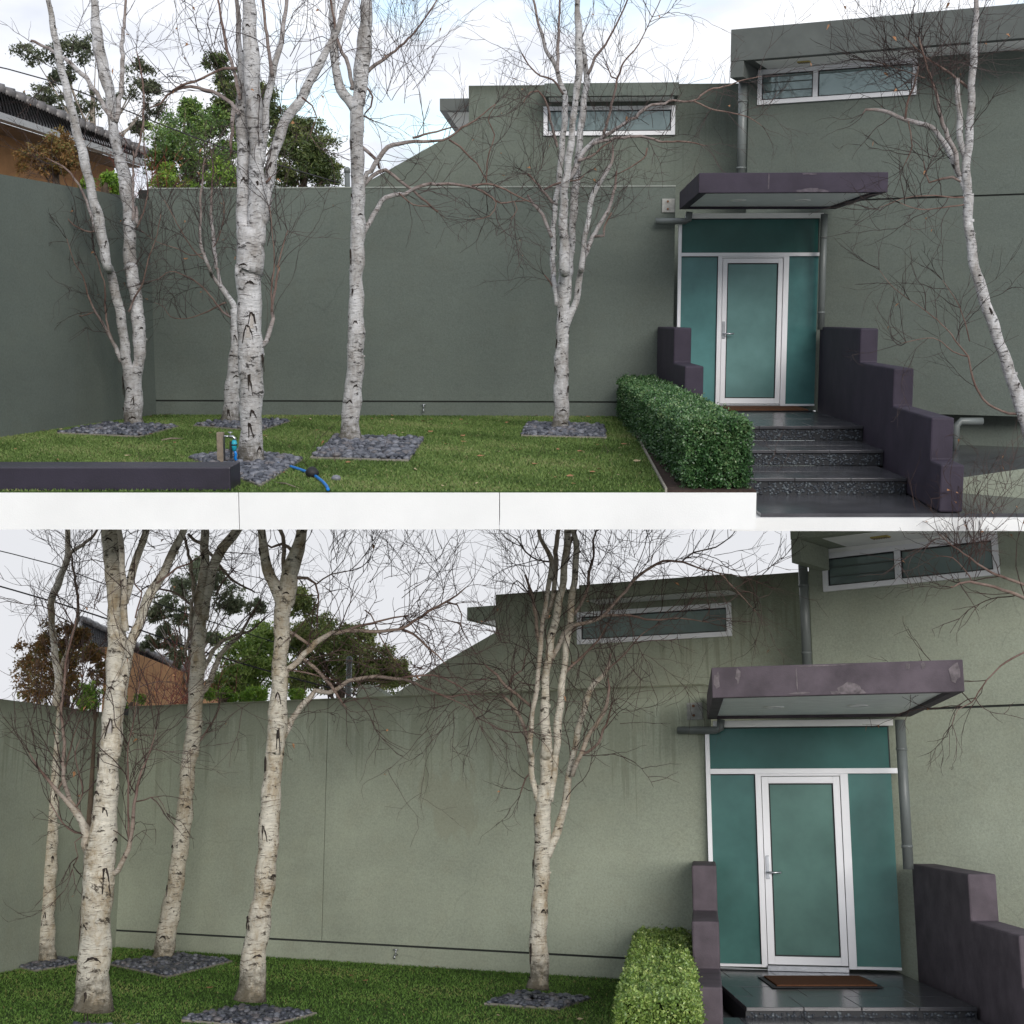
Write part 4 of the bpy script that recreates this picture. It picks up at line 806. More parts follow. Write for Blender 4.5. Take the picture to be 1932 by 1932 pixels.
def birch(V, label, d0, stems, limbs, bark, twigs=1.0, nscar=8, side_yaw=0.0, shoots=(), seed=1, tw=None, ground=True):
    """stems: thick traces (first one carries the root); limbs: thinner traces. Each trace: (crop, x, y, width) in the photograph's crops."""
    random.seed(seed); tw = tw or M['twig']
    conv = lambda pts, dys: [(V.at(*U(k, x, y), d0 + dy), w * _CR[k][2] * 0.5 * (d0 + dy) / F) for (k, x, y, w), dy in zip(pts, dys)]
    st0 = conv(stems[0], [0] * len(stems[0])); root = st0[0][0]; zb = min(root.z, 0) if not ground else 0.0
    t = thing('birch_tree', label, 'birch tree', V, (root.x, root.y, root.z), 'white birch trees')
    thinf = lambda r: max(0.0, min(1.0, (0.030 - r) / 0.020))
    lines = []
    def on(s):
        if V is UP and s[-1][2] < -40 and s[-1][0] in (1, 3, 5):
            a, b = s[-2], s[-1]; f_ = (-560 - b[2]) / (b[2] - a[2] - 1e-3); s = s + [(b[0], b[1] + (b[1] - a[1]) * f_ * .8, -560, b[3] * 0.72)]
        return s
    stems, limbs = [on(s) for s in stems], [on(s) for s in limbs]
    for i, s in enumerate(stems):
        dy, dys = 0.0, []; sl = random.uniform(-0.12, 0.12) if i else 0.0
        for j in range(len(s)): dys.append(dy); dy += sl * (abs(s[min(j + 1, len(s) - 1)][2] - s[j][2]) + 1) * 0.004 if i else 0.0
        p = conv(s, dys)
        if i == 0:
            p = [(p[0][0] + Vector((0, 0, -0.03)), p[0][1] * 1.12)] + p[0:]
        q = crom(p, 0.05); ph = random.uniform(0, 9)
        pts = [a + Vector((0.006 * math.sin(k * .9 + ph), 0, 0)) for k, (a, r) in enumerate(q)]
        rad = [r * (1 + 0.04 * math.sin(k * 0.33 + ph) + 0.035 * math.sin(k * 0.9 + 2 * ph) + 0.02 * math.sin(k * 2.3 + ph) + random.uniform(-.03, .03)) for k, (a, r) in enumerate(q)]
        obj('trunk' if i == 0 else 'stem', MB().tube(pts, rad, 16, wob=0.05, thin=[thinf(r) * 0.9 for r in rad]), bark, t, smooth=True, attr='thin')
        lines.append((q, i == 0))
        if rad[len(rad) // 2] > 0.03:
            ns = max(3, int(nscar * .7)) if i == 0 else max(1, nscar // 4)
            for k in range(ns):
                j = int(len(q) * (0.06 + 0.88 * (k + random.random() * .8) / ns)); j = min(j, len(q) - 3)
                tt = (q[j + 1][0] - q[j][0]).normalized(); c_, r_ = q[j]
                ang = random.uniform(-1.35, 1.35); ty = random.random()
                if ty < 0.5: w, hh, kd = r_ * random.uniform(0.3, 0.55), r_ * random.uniform(0.15, 0.4), random.uniform(.7, 1)      # shallow eyebrow
                elif ty < 0.95: w, hh, kd = r_ * random.uniform(0.15, 0.6), r_ * random.uniform(0.5, 2.4), random.uniform(-0.15, 0.15)  # slanting one-armed fissure
                else: w, hh, kd = r_ * random.uniform(0.3, 0.55), r_ * random.uniform(0.9, 2.0), random.uniform(0.55, 1)            # inverted V with a plate
                scar(V, None, pts[j], rad[j], tt, ang * random.choice([1, -1]), w * random.choice([1, -1]), hh, t, kd)
    cm = MB()
    for (q, tr) in lines:
        if q[len(q) // 2][1] < 0.035: continue
        for _ in range(int(len(q) * 0.22)):
            j = random.randrange(2, len(q) - 2); c_, r_ = q[j]; a0 = random.uniform(-1.5, 1.5); ww = random.uniform(0.25, 0.8); hh = random.uniform(0.006, 0.020); lf = random.uniform(0.006, 0.016); vs, fs = [], []
            for i in range(5):
                a_ = a0 + ww * i / 4; k = r_ * 1.01 + lf * (i / 4) ** 2
                for z in (-hh, hh * random.uniform(.5, 1)): vs.append(c_ + Vector((math.sin(a_) * k, -math.cos(a_) * k, z)))
            for i in range(4): fs.append((2 * i, 2 * i + 2, 2 * i + 3, 2 * i + 1))
            cm.add(vs, fs, 0.0)
    if cm.v: o = obj('peeling_bark', cm, bark, t, attr='thin'); o['kind'] = 'stuff'
    tmb = MB(); tk = 1.25 if V is LO else 1.0
    for s in limbs:
        dy, dys, sl = 0.0, [], random.choice([-1, 1]) * random.uniform(0.15, 0.5)
        for j in range(len(s)):
            dys.append(dy)
            if j + 1 < len(s): dy += sl * math.hypot(U(*s[j + 1][:3])[0] - U(*s[j][:3])[0], U(*s[j + 1][:3])[1] - U(*s[j][:3])[1]) * d0 / F * 0.6
        q = crom(conv(s, dys), 0.06); kz = random.uniform(0, 9)
        pts = [a + rvec(min(0.008, r * 0.28)) for a, r in q]; rad = [max(r, 0.0022) * random.uniform(.94, 1.06) for a, r in q]
        obj('limb', MB().tube(pts, rad, 8 if rad[0] > 0.012 else 6, thin=[max(0.25, thinf(r * 0.9)) for r in rad]), bark, t, smooth=True, attr='thin')
        lines.append((q, False))
    tips = 0
    for q, is_trunk in lines:
        if is_trunk: continue
        n = len(q); ln = sum((q[i + 1][0] - q[i][0]).length for i in range(n - 1)); r0 = q[n // 2][1]
        cnt = int(ln * (3.6 if r0 < 0.022 else 1.5) * twigs) + 1
        for _ in range(cnt):
            i = min(n - 2, int(n * random.uniform(0.22, 1.0))); a, r = q[i]; tt = (q[i + 1][0] - a).normalized()
            side = tt.cross(Vector((random.gauss(0, 1), random.gauss(0, 1), random.gauss(0, .4)))).normalized()
            if a.z < 1.2 and r > 0.03: continue
            droop = random.random() < 0.3
            twig(tmb, a + side * r * 0.8, side * 0.9 + tt * 0.7 + Vector((0, 0, -0.1 if droop else 0.45)), random.uniform(0.25, 0.85) * (0.8 + 0.3 * twigs), random.uniform(0.0022, 0.0050) * tk, 2 if random.random() < .55 else 1, 0.15, -0.04 if droop else 0.045)
        if q[-1][1] < 0.012:
            for _ in range(3): twig(tmb, q[-1][0], (q[-1][0] - q[-3][0]).normalized() + rvec(.3), random.uniform(0.25, 0.6), 0.003, 2, 0.16, 0.03)
    for (k, x, y, w, n, up) in shoots:                       # sprays of thin shoots starting round a point
        c = V.at(*U(k, x, y), d0)
        for _ in range(int(n * .42) + 1):
            twig(tmb, c + rvec(w * _CR[k][2] * d0 / F * 0.45), Vector((random.gauss(0, .6), random.gauss(0, .5), up)), random.uniform(0.4, 1.1), random.uniform(0.002, 0.004), 2, 0.13, 0.05 * up)
    if tmb.v:
        o = obj('twigs', tmb, tw, t); o['kind'] = 'stuff'
        # a few dead leaves still hanging
        idx = random.sample(range(len(tmb.v)), min(len(tmb.v), 26)); lm = MB()
        for i in idx:
            p = tmb.v[i]; s = random.uniform(0.014, 0.028); a, b = rvec().normalized() * s, rvec().normalized() * s * .6
            lm.add([p, p + a + b, p + a * 2 - Vector((0, 0, s)), p + a - b], [(0, 1, 2, 3)])
        o = obj('dead_leaves', lm, M['dead'], t); o['kind'] = 'stuff'
    return t
M['twig'] = m_plain('dark_birch_twig', (0.055, 0.040, 0.037), 0.8, 0.4, 9, 0.2)
M['twig_lo'] = m_plain('red_brown_birch_twig', (0.060, 0.038, 0.033), 0.8, 0.4, 9, 0.2)

L_ = lambda k, *p: [(k, *q) for q in p]
# ---- upper garden
birch(UP, 'twin-stemmed birch far left in the upper garden, leaning left stem', TB['a1'].y, [
    L_(2, (552, 962, 135), (550, 925, 114), (552, 850, 110), (553, 760, 110), (550, 690, 116), (548, 620, 120), (545, 590, 116)),
    L_(2, (522, 640, 66), (508, 560, 60), (497, 470, 60), (480, 330, 58), (455, 200, 58), (425, 80, 52), (405, 0, 52)) + L_(1, (392, 1370, 58), (365, 1240, 62), (340, 1090, 62), (305, 960, 58), (280, 850, 56), (255, 740, 56), (225, 620, 54), (195, 510, 52), (165, 380, 50), (135, 260, 46), (105, 150, 44), (85, 45, 42), (60, -90, 38), (30, -260, 30)),
    L_(2, (572, 650, 70), (585, 560, 72), (590, 450, 78), (580, 330, 78), (570, 200, 76), (555, 90, 78), (540, 0, 76)) + L_(1, (533, 1380, 76), (528, 1250, 78), (527, 1120, 78), (520, 980, 76), (505, 880, 78), (488, 780, 76), (460, 690, 66), (440, 600, 60), (425, 500, 58), (418, 400, 60), (405, 300, 64), (375, 190, 74), (345, 60, 70), (325, -80, 60), (310, -260, 44))],
    [L_(1, (440, 480, 30), (465, 370, 30), (480, 230, 30), (482, 100, 28), (485, -60, 24), (500, -240, 16)), L_(1, (425, 470, 26), (370, 390, 26), (330, 310, 28), (270, 230, 28), (190, 145, 26), (110, 75, 24), (30, 30, 20), (-80, -20, 14)),
     L_(1, (550, 1090, 20), (548, 960, 18), (550, 800, 16), (552, 660, 10)), L_(1, (575, 1110, 24), (572, 1040, 20), (565, 1000, 12)), L_(1, (315, 1145, 24), (285, 1040, 22), (250, 940, 16), (215, 870, 14), (150, 780, 12), (90, 740, 10), (20, 705, 8)),
     L_(2, (470, 570, 34), (445, 480, 26), (405, 410, 20), (345, 300, 16), (300, 230, 13), (270, 150, 10), (240, 40, 8)) + L_(1, (190, 1350, 6), (140, 1200, 5)), L_(2, (420, 440, 14), (390, 340, 12), (375, 230, 11), (375, 100, 10), (350, 10, 8)) + L_(1, (310, 1280, 6),),
     L_(2, (300, 265, 9), (230, 285, 7), (160, 265, 6), (110, 210, 5), (70, 130, 4)), L_(2, (525, 260, 16), (560, 170, 12), (610, 80, 10)) + L_(1, (640, 1330, 8), (690, 1200, 6), (720, 1050, 5)), L_(1, (570, 1130, 12), (610, 1040, 10), (640, 900, 8), (620, 700, 7), (615, 500, 6)),
     L_(1, (345, 1150, 12), (250, 1150, 9), (150, 1080, 7), (100, 950, 6), (60, 850, 5)), L_(1, (560, 700, 14), (600, 560, 12), (615, 400, 12), (610, 250, 10), (590, 130, 8), (570, 45, 6))],
    M['bark_up'], 1.5, 9, shoots=[(1, 200, 1300, 120, 8, 1.0), (1, 600, 1200, 90, 8, 1.0), (2, 640, 60, 60, 5, .4)], seed=21)
birch(UP, 'slim birch half hidden behind the thick trunk in the upper garden', TB['a2'].y, [
    L_(2, (1150, 948, 130), (1152, 900, 106), (1155, 800, 100), (1165, 700, 92), (1175, 600, 82), (1182, 500, 72), (1185, 400, 66), (1180, 320, 62), (1172, 240, 56)),
    L_(2, (1190, 285, 46), (1165, 205, 36), (1120, 150, 30), (1080, 100, 24), (1040, 40, 22)) + L_(1, (1020, 1390, 20), (985, 1290, 20), (962, 1230, 18), (965, 1100, 16), (965, 950, 14), (980, 800, 10), (990, 700, 7))],
    [L_(2, (1130, 150, 26), (1090, 90, 22), (1070, 0, 20)) + L_(1, (1060, 1380, 22), (1045, 1200, 24), (1030, 1050, 18), (1035, 900, 12), (1040, 760, 8), (1020, 600, 6)),
     L_(2, (1165, 300, 16), (1100, 260, 13), (1040, 180, 11), (980, 110, 9), (900, 50, 8), (780, 10, 6), (700, 60, 5), (640, 70, 4)), L_(2, (1120, 200, 12), (1000, 260, 8), (880, 300, 6), (780, 290, 5), (740, 230, 4), (680, 200, 3)),
     L_(1, (1000, 1340, 9), (930, 1280, 8), (850, 1160, 7), (790, 1050, 6), (740, 960, 5)), L_(1, (1045, 1250, 8), (1090, 1150, 7), (1110, 1000, 6), (1070, 850, 5)), L_(1, (985, 1290, 8), (900, 1300, 7), (820, 1260, 6), (700, 1220, 5), (600, 1150, 4)), L_(2, (1185, 420, 8), (1150, 300, 6), (1120, 250, 5))],
    M['bark_up'], 2.0, 6, shoots=[(1, 1000, 1100, 90, 14, 1.2), (1, 960, 950, 70, 10, 1.3), (1, 1080, 1200, 60, 6, 1.0)], seed=22)
birch(UP, 'thick multi-stemmed birch beside the standpipe in the upper garden', TB['a3'].y, [
    L_(2, (1280, 1200, 186), (1278, 1150, 160), (1275, 1050, 145), (1275, 900, 140), (1278, 750, 146), (1275, 600, 142), (1272, 480, 150), (1268, 380, 145), (1265, 250, 150), (1262, 120, 158), (1262, 0, 165)) + L_(1, (1265, 1400, 165), (1270, 1300, 166), (1272, 1200, 160), (1272, 1130, 140)),
    L_(1, (1228, 1230, 78), (1228, 1050, 82), (1228, 900, 80), (1230, 760, 84), (1228, 640, 80), (1222, 520, 78), (1215, 400, 74), (1222, 280, 56), (1215, 150, 44), (1205, 45, 38), (1200, -80, 32), (1190, -260, 24)),
    L_(1, (1310, 1240, 90), (1312, 1080, 108), (1315, 920, 104), (1312, 780, 98), (1315, 650, 92), (1300, 500, 88), (1290, 350, 92), (1282, 200, 95), (1275, 60, 98), (1268, -80, 90), (1262, -260, 76)),
    L_(1, (1335, 1100, 80), (1365, 960, 72), (1385, 830, 66), (1410, 700, 64), (1440, 600, 64), (1475, 500, 62), (1530, 410, 58), (1590, 330, 56), (1640, 230, 54), (1690, 130, 50), (1735, 55, 46), (1790, -50, 40), (1860, -240, 30)),
    L_(1, (1350, 660, 44), (1362, 480, 44), (1375, 340, 42), (1400, 220, 40), (1425, 120, 38), (1445, 45, 34), (1470, -70, 30), (1490, -240, 22))],
    [L_(1, (1405, 200, 26), (1400, 110, 24), (1385, 50, 22), (1370, -60, 20)), L_(1, (1170, 400, 28), (1165, 480, 24), (1155, 600, 20), (1148, 690, 10)), L_(1, (1205, 430, 30), (1150, 370, 26), (1080, 310, 22), (1000, 285, 20), (900, 265, 18), (820, 275, 16), (760, 310, 14), (720, 370, 12), (650, 392, 8)),
     L_(1, (1185, 150, 18), (1110, 150, 16), (1020, 190, 14), (930, 235, 14), (850, 255, 14), (790, 290, 10)), L_(1, (1205, 340, 24), (1180, 200, 22), (1150, 110, 22), (1130, 45, 20), (1110, -60, 18), (1080, -240, 12)),
     L_(2, (1345, 470, 42), (1370, 430, 34), (1395, 370, 28), (1408, 300, 22), (1412, 200, 18), (1430, 80, 14), (1445, 0, 12)) + L_(1, (1440, 1380, 10), (1470, 1250, 8), (1500, 1150, 6)), L_(2, (1405, 260, 12), (1400, 100, 10)) + L_(1, (1420, 1350, 8), (1405, 1150, 6), (1390, 1000, 5)),
     L_(1, (1360, 860, 14), (1385, 840, 16), (1400, 820, 10)), L_(1, (1590, 330, 12), (1650, 380, 9), (1680, 450, 7), (1640, 560, 5), (1700, 640, 4))],
    M['bark_up'], 1.5, 13, shoots=[(1, 1500, 80, 120, 16, .8), (1, 1000, 120, 150, 14, .6), (1, 1430, 1150, 70, 8, 1.0), (1, 1700, 60, 90, 8, -.2)], seed=23)
birch(UP, 'single-trunked forked birch in the large pebble square of the upper garden', TB['a4'].y, [
    L_(4, (22, 1062, 168), (30, 1025, 130), (33, 960, 110), (38, 860, 112), (50, 740, 112), (62, 620, 108), (65, 500, 104), (68, 380, 100), (68, 250, 95), (70, 120, 86), (68, 0, 86)) + L_(3, (75, 1350, 85), (78, 1200, 88), (80, 1050, 86), (80, 900, 84), (76, 750, 82), (72, 600, 78), (72, 450, 82), (80, 350, 88)),
    L_(3, (84, 380, 80), (95, 230, 86), (105, 130, 92), (115, 40, 90), (125, -80, 80), (135, -260, 66)), L_(3, (62, 410, 60), (20, 340, 60), (-25, 280, 58), (-55, 180, 52), (-65, 60, 50), (-70, -60, 44), (-80, -250, 34))],
    [L_(3, (45, 280, 26), (20, 130, 24), (-10, 60, 22), (-40, 0, 20), (-60, -100, 14)), L_(3, (130, 180, 24), (190, 130, 22), (250, 85, 20), (310, 40, 16), (390, -30, 14), (480, -140, 9)),
     L_(3, (110, 870, 32), (160, 780, 30), (210, 700, 30), (260, 640, 28), (330, 608, 24), (430, 600, 20), (560, 600, 16), (640, 575, 14), (720, 515, 12), (800, 470, 10), (850, 430, 8), (925, 370, 6)), L_(3, (420, 580, 14), (520, 550, 12), (600, 530, 10), (660, 512, 8)), L_(3, (640, 590, 12), (710, 635, 12), (770, 700, 10), (815, 740, 8), (870, 840, 6)),
     L_(3, (100, 630, 22), (170, 690, 20), (205, 720, 20), (215, 770, 12)), L_(3, (90, 1250, 42), (110, 1180, 34), (150, 1090, 30), (200, 1010, 30), (250, 950, 28), (300, 930, 26), (370, 920, 24), (440, 885, 22), (530, 862, 20), (640, 862, 18), (760, 878, 16), (840, 905, 14), (900, 945, 12), (960, 980, 10), (1040, 968, 8), (1130, 965, 7)),
     L_(3, (780, 874, 14), (870, 860, 12), (960, 885, 12), (1050, 930, 10), (1140, 975, 8)), L_(3, (100, 880, 28), (170, 810, 26), (250, 775, 22), (330, 840, 18), (420, 905, 16), (500, 975, 14), (575, 1040, 10)), L_(3, (870, 850, 8), (880, 700, 8), (920, 560, 7), (880, 470, 6), (930, 370, 5)),
     L_(3, (840, 900, 8), (930, 980, 7), (890, 1060, 6), (800, 1080, 5)), L_(3, (1040, 970, 7), (1060, 1020, 6), (1020, 1080, 5)), L_(3, (130, 260, 14), (170, 330, 12), (160, 390, 10), (120, 430, 8)), L_(3, (10, 330, 14), (80, 420, 12), (180, 475, 8)), L_(3, (330, 920, 10), (420, 990, 8), (520, 1000, 6))],
    M['bark_up'], 1.25, 12, shoots=[(3, 300, 100, 130, 22, .9), (3, 450, 250, 130, 18, .8), (3, 250, 330, 110, 14, .8), (3, 900, 850, 120, 4, .4), (3, -60, 120, 80, 8, .9)], seed=24)
birch(UP, 'many-stemmed slender birch in front of the upper strip window', TB['a5'].y, [
    L_(4, (1325, 985, 128), (1328, 940, 100), (1333, 860, 98), (1330, 740, 92), (1332, 600, 84), (1335, 480, 80), (1340, 380, 80), (1342, 280, 80), (1343, 200, 78), (1343, 140, 70)),
    L_(4, (1345, 210, 68), (1345, 80, 68), (1350, 0, 66)) + L_(3, (1350, 1400, 62), (1352, 1280, 60), (1345, 1150, 56), (1345, 1020, 52), (1350, 900, 48), (1370, 760, 44), (1385, 650, 42), (1400, 520, 40), (1410, 400, 38), (1430, 280, 40), (1440, 170, 42), (1440, 60, 42), (1435, -60, 40), (1430, -240, 30)),
    L_(4, (1366, 190, 42), (1380, 50, 40)) + L_(3, (1385, 1380, 40), (1398, 1200, 40), (1405, 1060, 44), (1415, 930, 46), (1425, 820, 44), (1435, 700, 42), (1445, 580, 40), (1460, 450, 38), (1475, 330, 36), (1488, 200, 36), (1475, 100, 34), (1455, 0, 32), (1440, -160, 26)),
    L_(4, (1308, 220, 36), (1288, 80, 32)) + L_(3, (1280, 1400, 32), (1280, 1250, 34), (1285, 1100, 30), (1300, 950, 28), (1320, 820, 34), (1330, 700, 36), (1340, 590, 36), (1352, 460, 36), (1355, 330, 32), (1330, 250, 30), (1305, 160, 28), (1270, 90, 26), (1240, 40, 22), (1210, -60, 20), (1170, -220, 14)),
    L_(4, (1362, 340, 50), (1395, 260, 46), (1425, 180, 42), (1440, 90, 38), (1450, 0, 36)) + L_(3, (1458, 1390, 34), (1465, 1280, 34), (1485, 1150, 30), (1505, 1030, 30), (1530, 920, 30), (1570, 850, 28), (1605, 800, 24), (1640, 730, 18), (1650, 620, 9))],
    [L_(3, (1310, 180, 22), (1310, 80, 20), (1315, -50, 18), (1320, -200, 12)), L_(3, (1465, 1340, 30), (1510, 1220, 28), (1560, 1130, 26), (1610, 1060, 22), (1640, 970, 20), (1660, 880, 16), (1675, 780, 9)), L_(3, (1540, 1190, 16), (1590, 1180, 18), (1600, 1120, 12), (1640, 1040, 8)),
     L_(3, (1350, 880, 26), (1400, 790, 30), (1450, 700, 32), (1510, 620, 30), (1570, 590, 24), (1640, 545, 22), (1720, 485, 20), (1790, 450, 18), (1830, 405, 20), (1890, 378, 18), (1970, 370, 16)) + L_(5, (100, 332, 13), (240, 335, 12), (330, 270, 10), (420, 250, 8), (540, 210, 6), (640, 190, 4)),
     L_(5, (240, 335, 10), (340, 380, 9), (440, 400, 8), (560, 430, 6), (640, 480, 4)), L_(3, (1515, 620, 20), (1620, 590, 18), (1720, 572, 18), (1820, 570, 16), (1930, 600, 14)) + L_(5, (60, 575, 11), (180, 572, 10), (310, 595, 5)), L_(3, (1285, 985, 20), (1230, 920, 16), (1190, 870, 14), (1125, 798, 9)),
     L_(3, (1270, 1200, 24), (1235, 1090, 22), (1200, 1030, 20), (1150, 970, 18), (1125, 930, 12)), L_(3, (1225, 900, 13), (1290, 865, 12), (1370, 845, 10), (1440, 835, 8), (1480, 800, 5)), L_(3, (1310, 640, 16), (1270, 500, 16), (1250, 400, 14), (1225, 330, 12), (1190, 290, 10), (1140, 300, 8), (1100, 360, 7)),
     L_(3, (1345, 310, 14), (1280, 220, 12), (1200, 195, 10), (1130, 130, 8), (1090, 60, 8)), L_(3, (1590, 560, 18), (1650, 340, 14), (1680, 210, 12), (1720, 110, 10), (1780, 40, 8), (1840, -60, 6)), L_(3, (1490, 190, 20), (1540, 90, 18), (1590, 20, 14), (1650, -80, 10)), L_(3, (1680, 215, 9), (1640, 200, 8), (1610, 120, 6)),
     L_(4, (1290, 120, 12), (1260, 70, 10), (1225, 30, 8)), L_(3, (1430, 720, 20), (1520, 690, 14), (1600, 620, 10), (1640, 600, 6)), L_(3, (1860, 640, 12), (1850, 690, 9), (1760, 760, 8), (1680, 800, 6))],
    M['bark_up'], 1.4, 10, shoots=[(3, 1180, 780, 90, 14, 1.2), (3, 1620, 700, 90, 16, 1.1), (3, 1680, 900, 90, 14, .8), (3, 1250, 100, 90, 12, .9), (3, 1700, 100, 90, 16, .9), (5, 350, 300, 80, 10, -.2), (3, 1560, 420, 90, 12, 1.2), (3, 1850, 480, 90, 10, .5)], seed=25)
birch(UP, 'birch at the far right edge of the upper picture beside the stepped wall', 13.6, [
    L_(6, (2290, 1326, 84), (2190, 900, 74), (2060, 500, 66), (1955, 200, 62)) + L_(5, (1888, 1300, 58), (1865, 1150, 56), (1850, 1000, 56), (1850, 880, 56)),
    L_(5, (1850, 920, 50), (1840, 760, 46), (1850, 620, 44), (1862, 480, 44), (1870, 300, 42), (1880, 100, 40), (1890, -60, 36), (1900, -240, 26)),
    L_(5, (1848, 890, 36), (1790, 740, 36), (1740, 640, 34), (1690, 550, 32), (1640, 490, 30), (1560, 465, 26), (1470, 440, 24), (1380, 400, 20), (1300, 385, 16), (1250, 385, 13), (1235, 410, 7)),
    L_(5, (1845, 700, 38), (1815, 600, 36), (1800, 500, 34), (1800, 400, 34), (1790, 280, 30), (1785, 200, 22))],
    [L_(5, (1800, 770, 30), (1770, 640, 28), (1720, 510, 26), (1690, 430, 22), (1670, 320, 18), (1640, 220, 14), (1600, 100, 10), (1560, -40, 8)), L_(5, (1840, 840, 22), (1760, 775, 16), (1690, 790, 12), (1620, 815, 10), (1600, 750, 8), (1590, 690, 6)), L_(5, (1865, 270, 18), (1750, 180, 14), (1650, 110, 10), (1560, 40, 8), (1480, -40, 6)),
     L_(5, (1850, 900, 10), (1770, 900, 9), (1650, 890, 8), (1500, 900, 6), (1330, 960, 4)), L_(5, (1850, 940, 9), (1700, 960, 8), (1560, 970, 6), (1450, 930, 4)), L_(5, (1480, 440, 14), (1490, 350, 12), (1530, 250, 10), (1560, 130, 8)), L_(5, (1500, 450, 8), (1520, 600, 7), (1470, 720, 5)), L_(5, (1600, 200, 8), (1450, 150, 6), (1300, 100, 5)),
     L_(6, (2165, 850, 16), (2050, 830, 14), (1940, 760, 13), (1880, 640, 12), (1850, 510, 10), (1800, 450, 9), (1720, 340, 7), (1600, 240, 6), (1420, 110, 4), (1330, 0, 3)), L_(6, (1850, 510, 8), (1760, 480, 7), (1650, 400, 5), (1460, 430, 4)), L_(6, (1860, 420, 7), (1830, 300, 6), (1780, 180, 5), (1700, 60, 3))],
    M['bark_up'], 1.5, 8, shoots=[(5, 1450, 200, 110, 34, .3), (5, 1600, 150, 110, 34, .3), (5, 1750, 250, 90, 20, .4), (5, 1650, 650, 90, 8, .3), (5, 1500, 50, 110, 20, -.2)], seed=26, ground=False)
# ---- lower garden
birch(LO, 'birch cut by the left edge of the lower picture', TB['b0'].y, [
    L_(8, (10, 1300, 125), (16, 1240, 105), (15, 1100, 98), (30, 800, 90), (45, 500, 80), (55, 200, 70), (60, 0, 66)) + L_(7, (62, 1400, 60), (70, 1200, 52), (85, 1000, 46), (95, 850, 38)),
    L_(7, (88, 940, 40), (60, 700, 40), (45, 480, 44), (90, 340, 44), (125, 250, 40), (150, 150, 38), (145, 40, 34), (140, -50, 30))],
    [L_(7, (140, 180, 28), (210, 130, 26), (265, 90, 22), (310, 45, 16), (360, -30, 10)), L_(7, (95, 900, 26), (170, 680, 20), (210, 560, 20), (210, 450, 18), (190, 300, 16), (165, 150, 12)), L_(7, (80, 1000, 18), (140, 900, 14), (150, 760, 10), (130, 640, 6)), L_(8, (50, 300, 18), (110, 180, 14), (150, 20, 10)) + L_(7, (180, 1300, 8), (230, 1150, 5))],
    M['bark_lo'], 2.0, 6, shoots=[(7, 90, 500, 80, 12, .9), (7, 120, 1150, 80, 12, 1.0), (7, 60, 200, 80, 8, .9)], seed=31, tw=M['twig_lo'])
birch(LO, 'thick mossy birch leaning right at the lower left, several stems', 11.9, [
    L_(8, (300, 1560, 215), (303, 1450, 190), (305, 1354, 185), (310, 1250, 185), (320, 1100, 180), (325, 950, 185), (335, 800, 185), (345, 700, 182), (350, 580, 172), (365, 480, 158), (378, 380, 150), (385, 280, 145), (392, 150, 135), (400, 30, 132)) + L_(7, (405, 1400, 132), (415, 1300, 125), (425, 1180, 125), (438, 1080, 128), (446, 1010, 120)),
    L_(7, (432, 1060, 96), (440, 860, 108), (450, 740, 118), (450, 640, 116), (445, 520, 110), (440, 400, 105), (430, 280, 105), (420, 160, 110), (410, 40, 110), (405, -70, 100)),
    L_(7, (480, 1020, 70), (515, 800, 60), (545, 700, 56), (580, 600, 56), (625, 480, 58), (680, 370, 58), (730, 290, 56), (775, 200, 54), (815, 120, 52), (850, 40, 48), (880, -50, 44)),
    L_(7, (500, 640, 42), (495, 480, 40), (490, 330, 38), (480, 180, 36), (465, 40, 34), (458, -50, 30)), L_(7, (505, 470, 40), (535, 310, 46), (565, 220, 46), (595, 130, 44), (620, 45, 42), (642, -50, 40))],
    [L_(8, (270, 600, 60), (262, 500, 50), (230, 420, 44), (185, 350, 36), (130, 290, 30), (80, 230, 26), (30, 170, 20), (-30, 100, 14), (-90, 0, 8)), L_(8, (275, 480, 36), (220, 370, 30), (160, 290, 30), (130, 200, 26), (115, 60, 22)) + L_(7, (125, 1330, 20), (105, 1150, 18), (125, 980, 16), (130, 850, 14), (170, 680, 12), (200, 560, 8)),
     L_(8, (430, 750, 38), (480, 670, 34), (520, 590, 30), (540, 500, 24), (550, 380, 22), (570, 250, 18), (600, 110, 14), (650, 0, 8)) + L_(7, (690, 1250, 5),), L_(8, (525, 600, 16), (520, 420, 14), (520, 200, 12), (515, 50, 10)) + L_(7, (520, 1340, 8), (560, 1150, 6), (590, 950, 5)),
     L_(8, (270, 500, 14), (190, 490, 11), (110, 420, 9), (40, 310, 7)), L_(8, (240, 510, 8), (190, 550, 6), (210, 640, 5), (175, 715, 3)), L_(8, (560, 300, 9), (620, 290, 7), (700, 270, 5), (755, 370, 3)), L_(7, (560, 560, 12), (600, 400, 10), (560, 355, 9)), L_(8, (185, 350, 10), (240, 250, 9), (215, 120, 8), (190, 0, 6)) + L_(7, (230, 1300, 5),), L_(7, (690, 350, 14), (760, 300, 14), (820, 250, 13), (890, 225, 10), (960, 180, 6))],
    M['bark_lo'], 1.35, 14, shoots=[(7, 600, 1200, 90, 14, 1.2), (7, 130, 1250, 90, 14, 1.1), (8, 520, 250, 70, 10, 1.1), (8, 100, 150, 80, 8, .8), (7, 250, 150, 100, 12, .4), (7, 680, 150, 100, 10, .2), (7, 300, 500, 90, 10, .3)], seed=32, tw=M['twig_lo'])
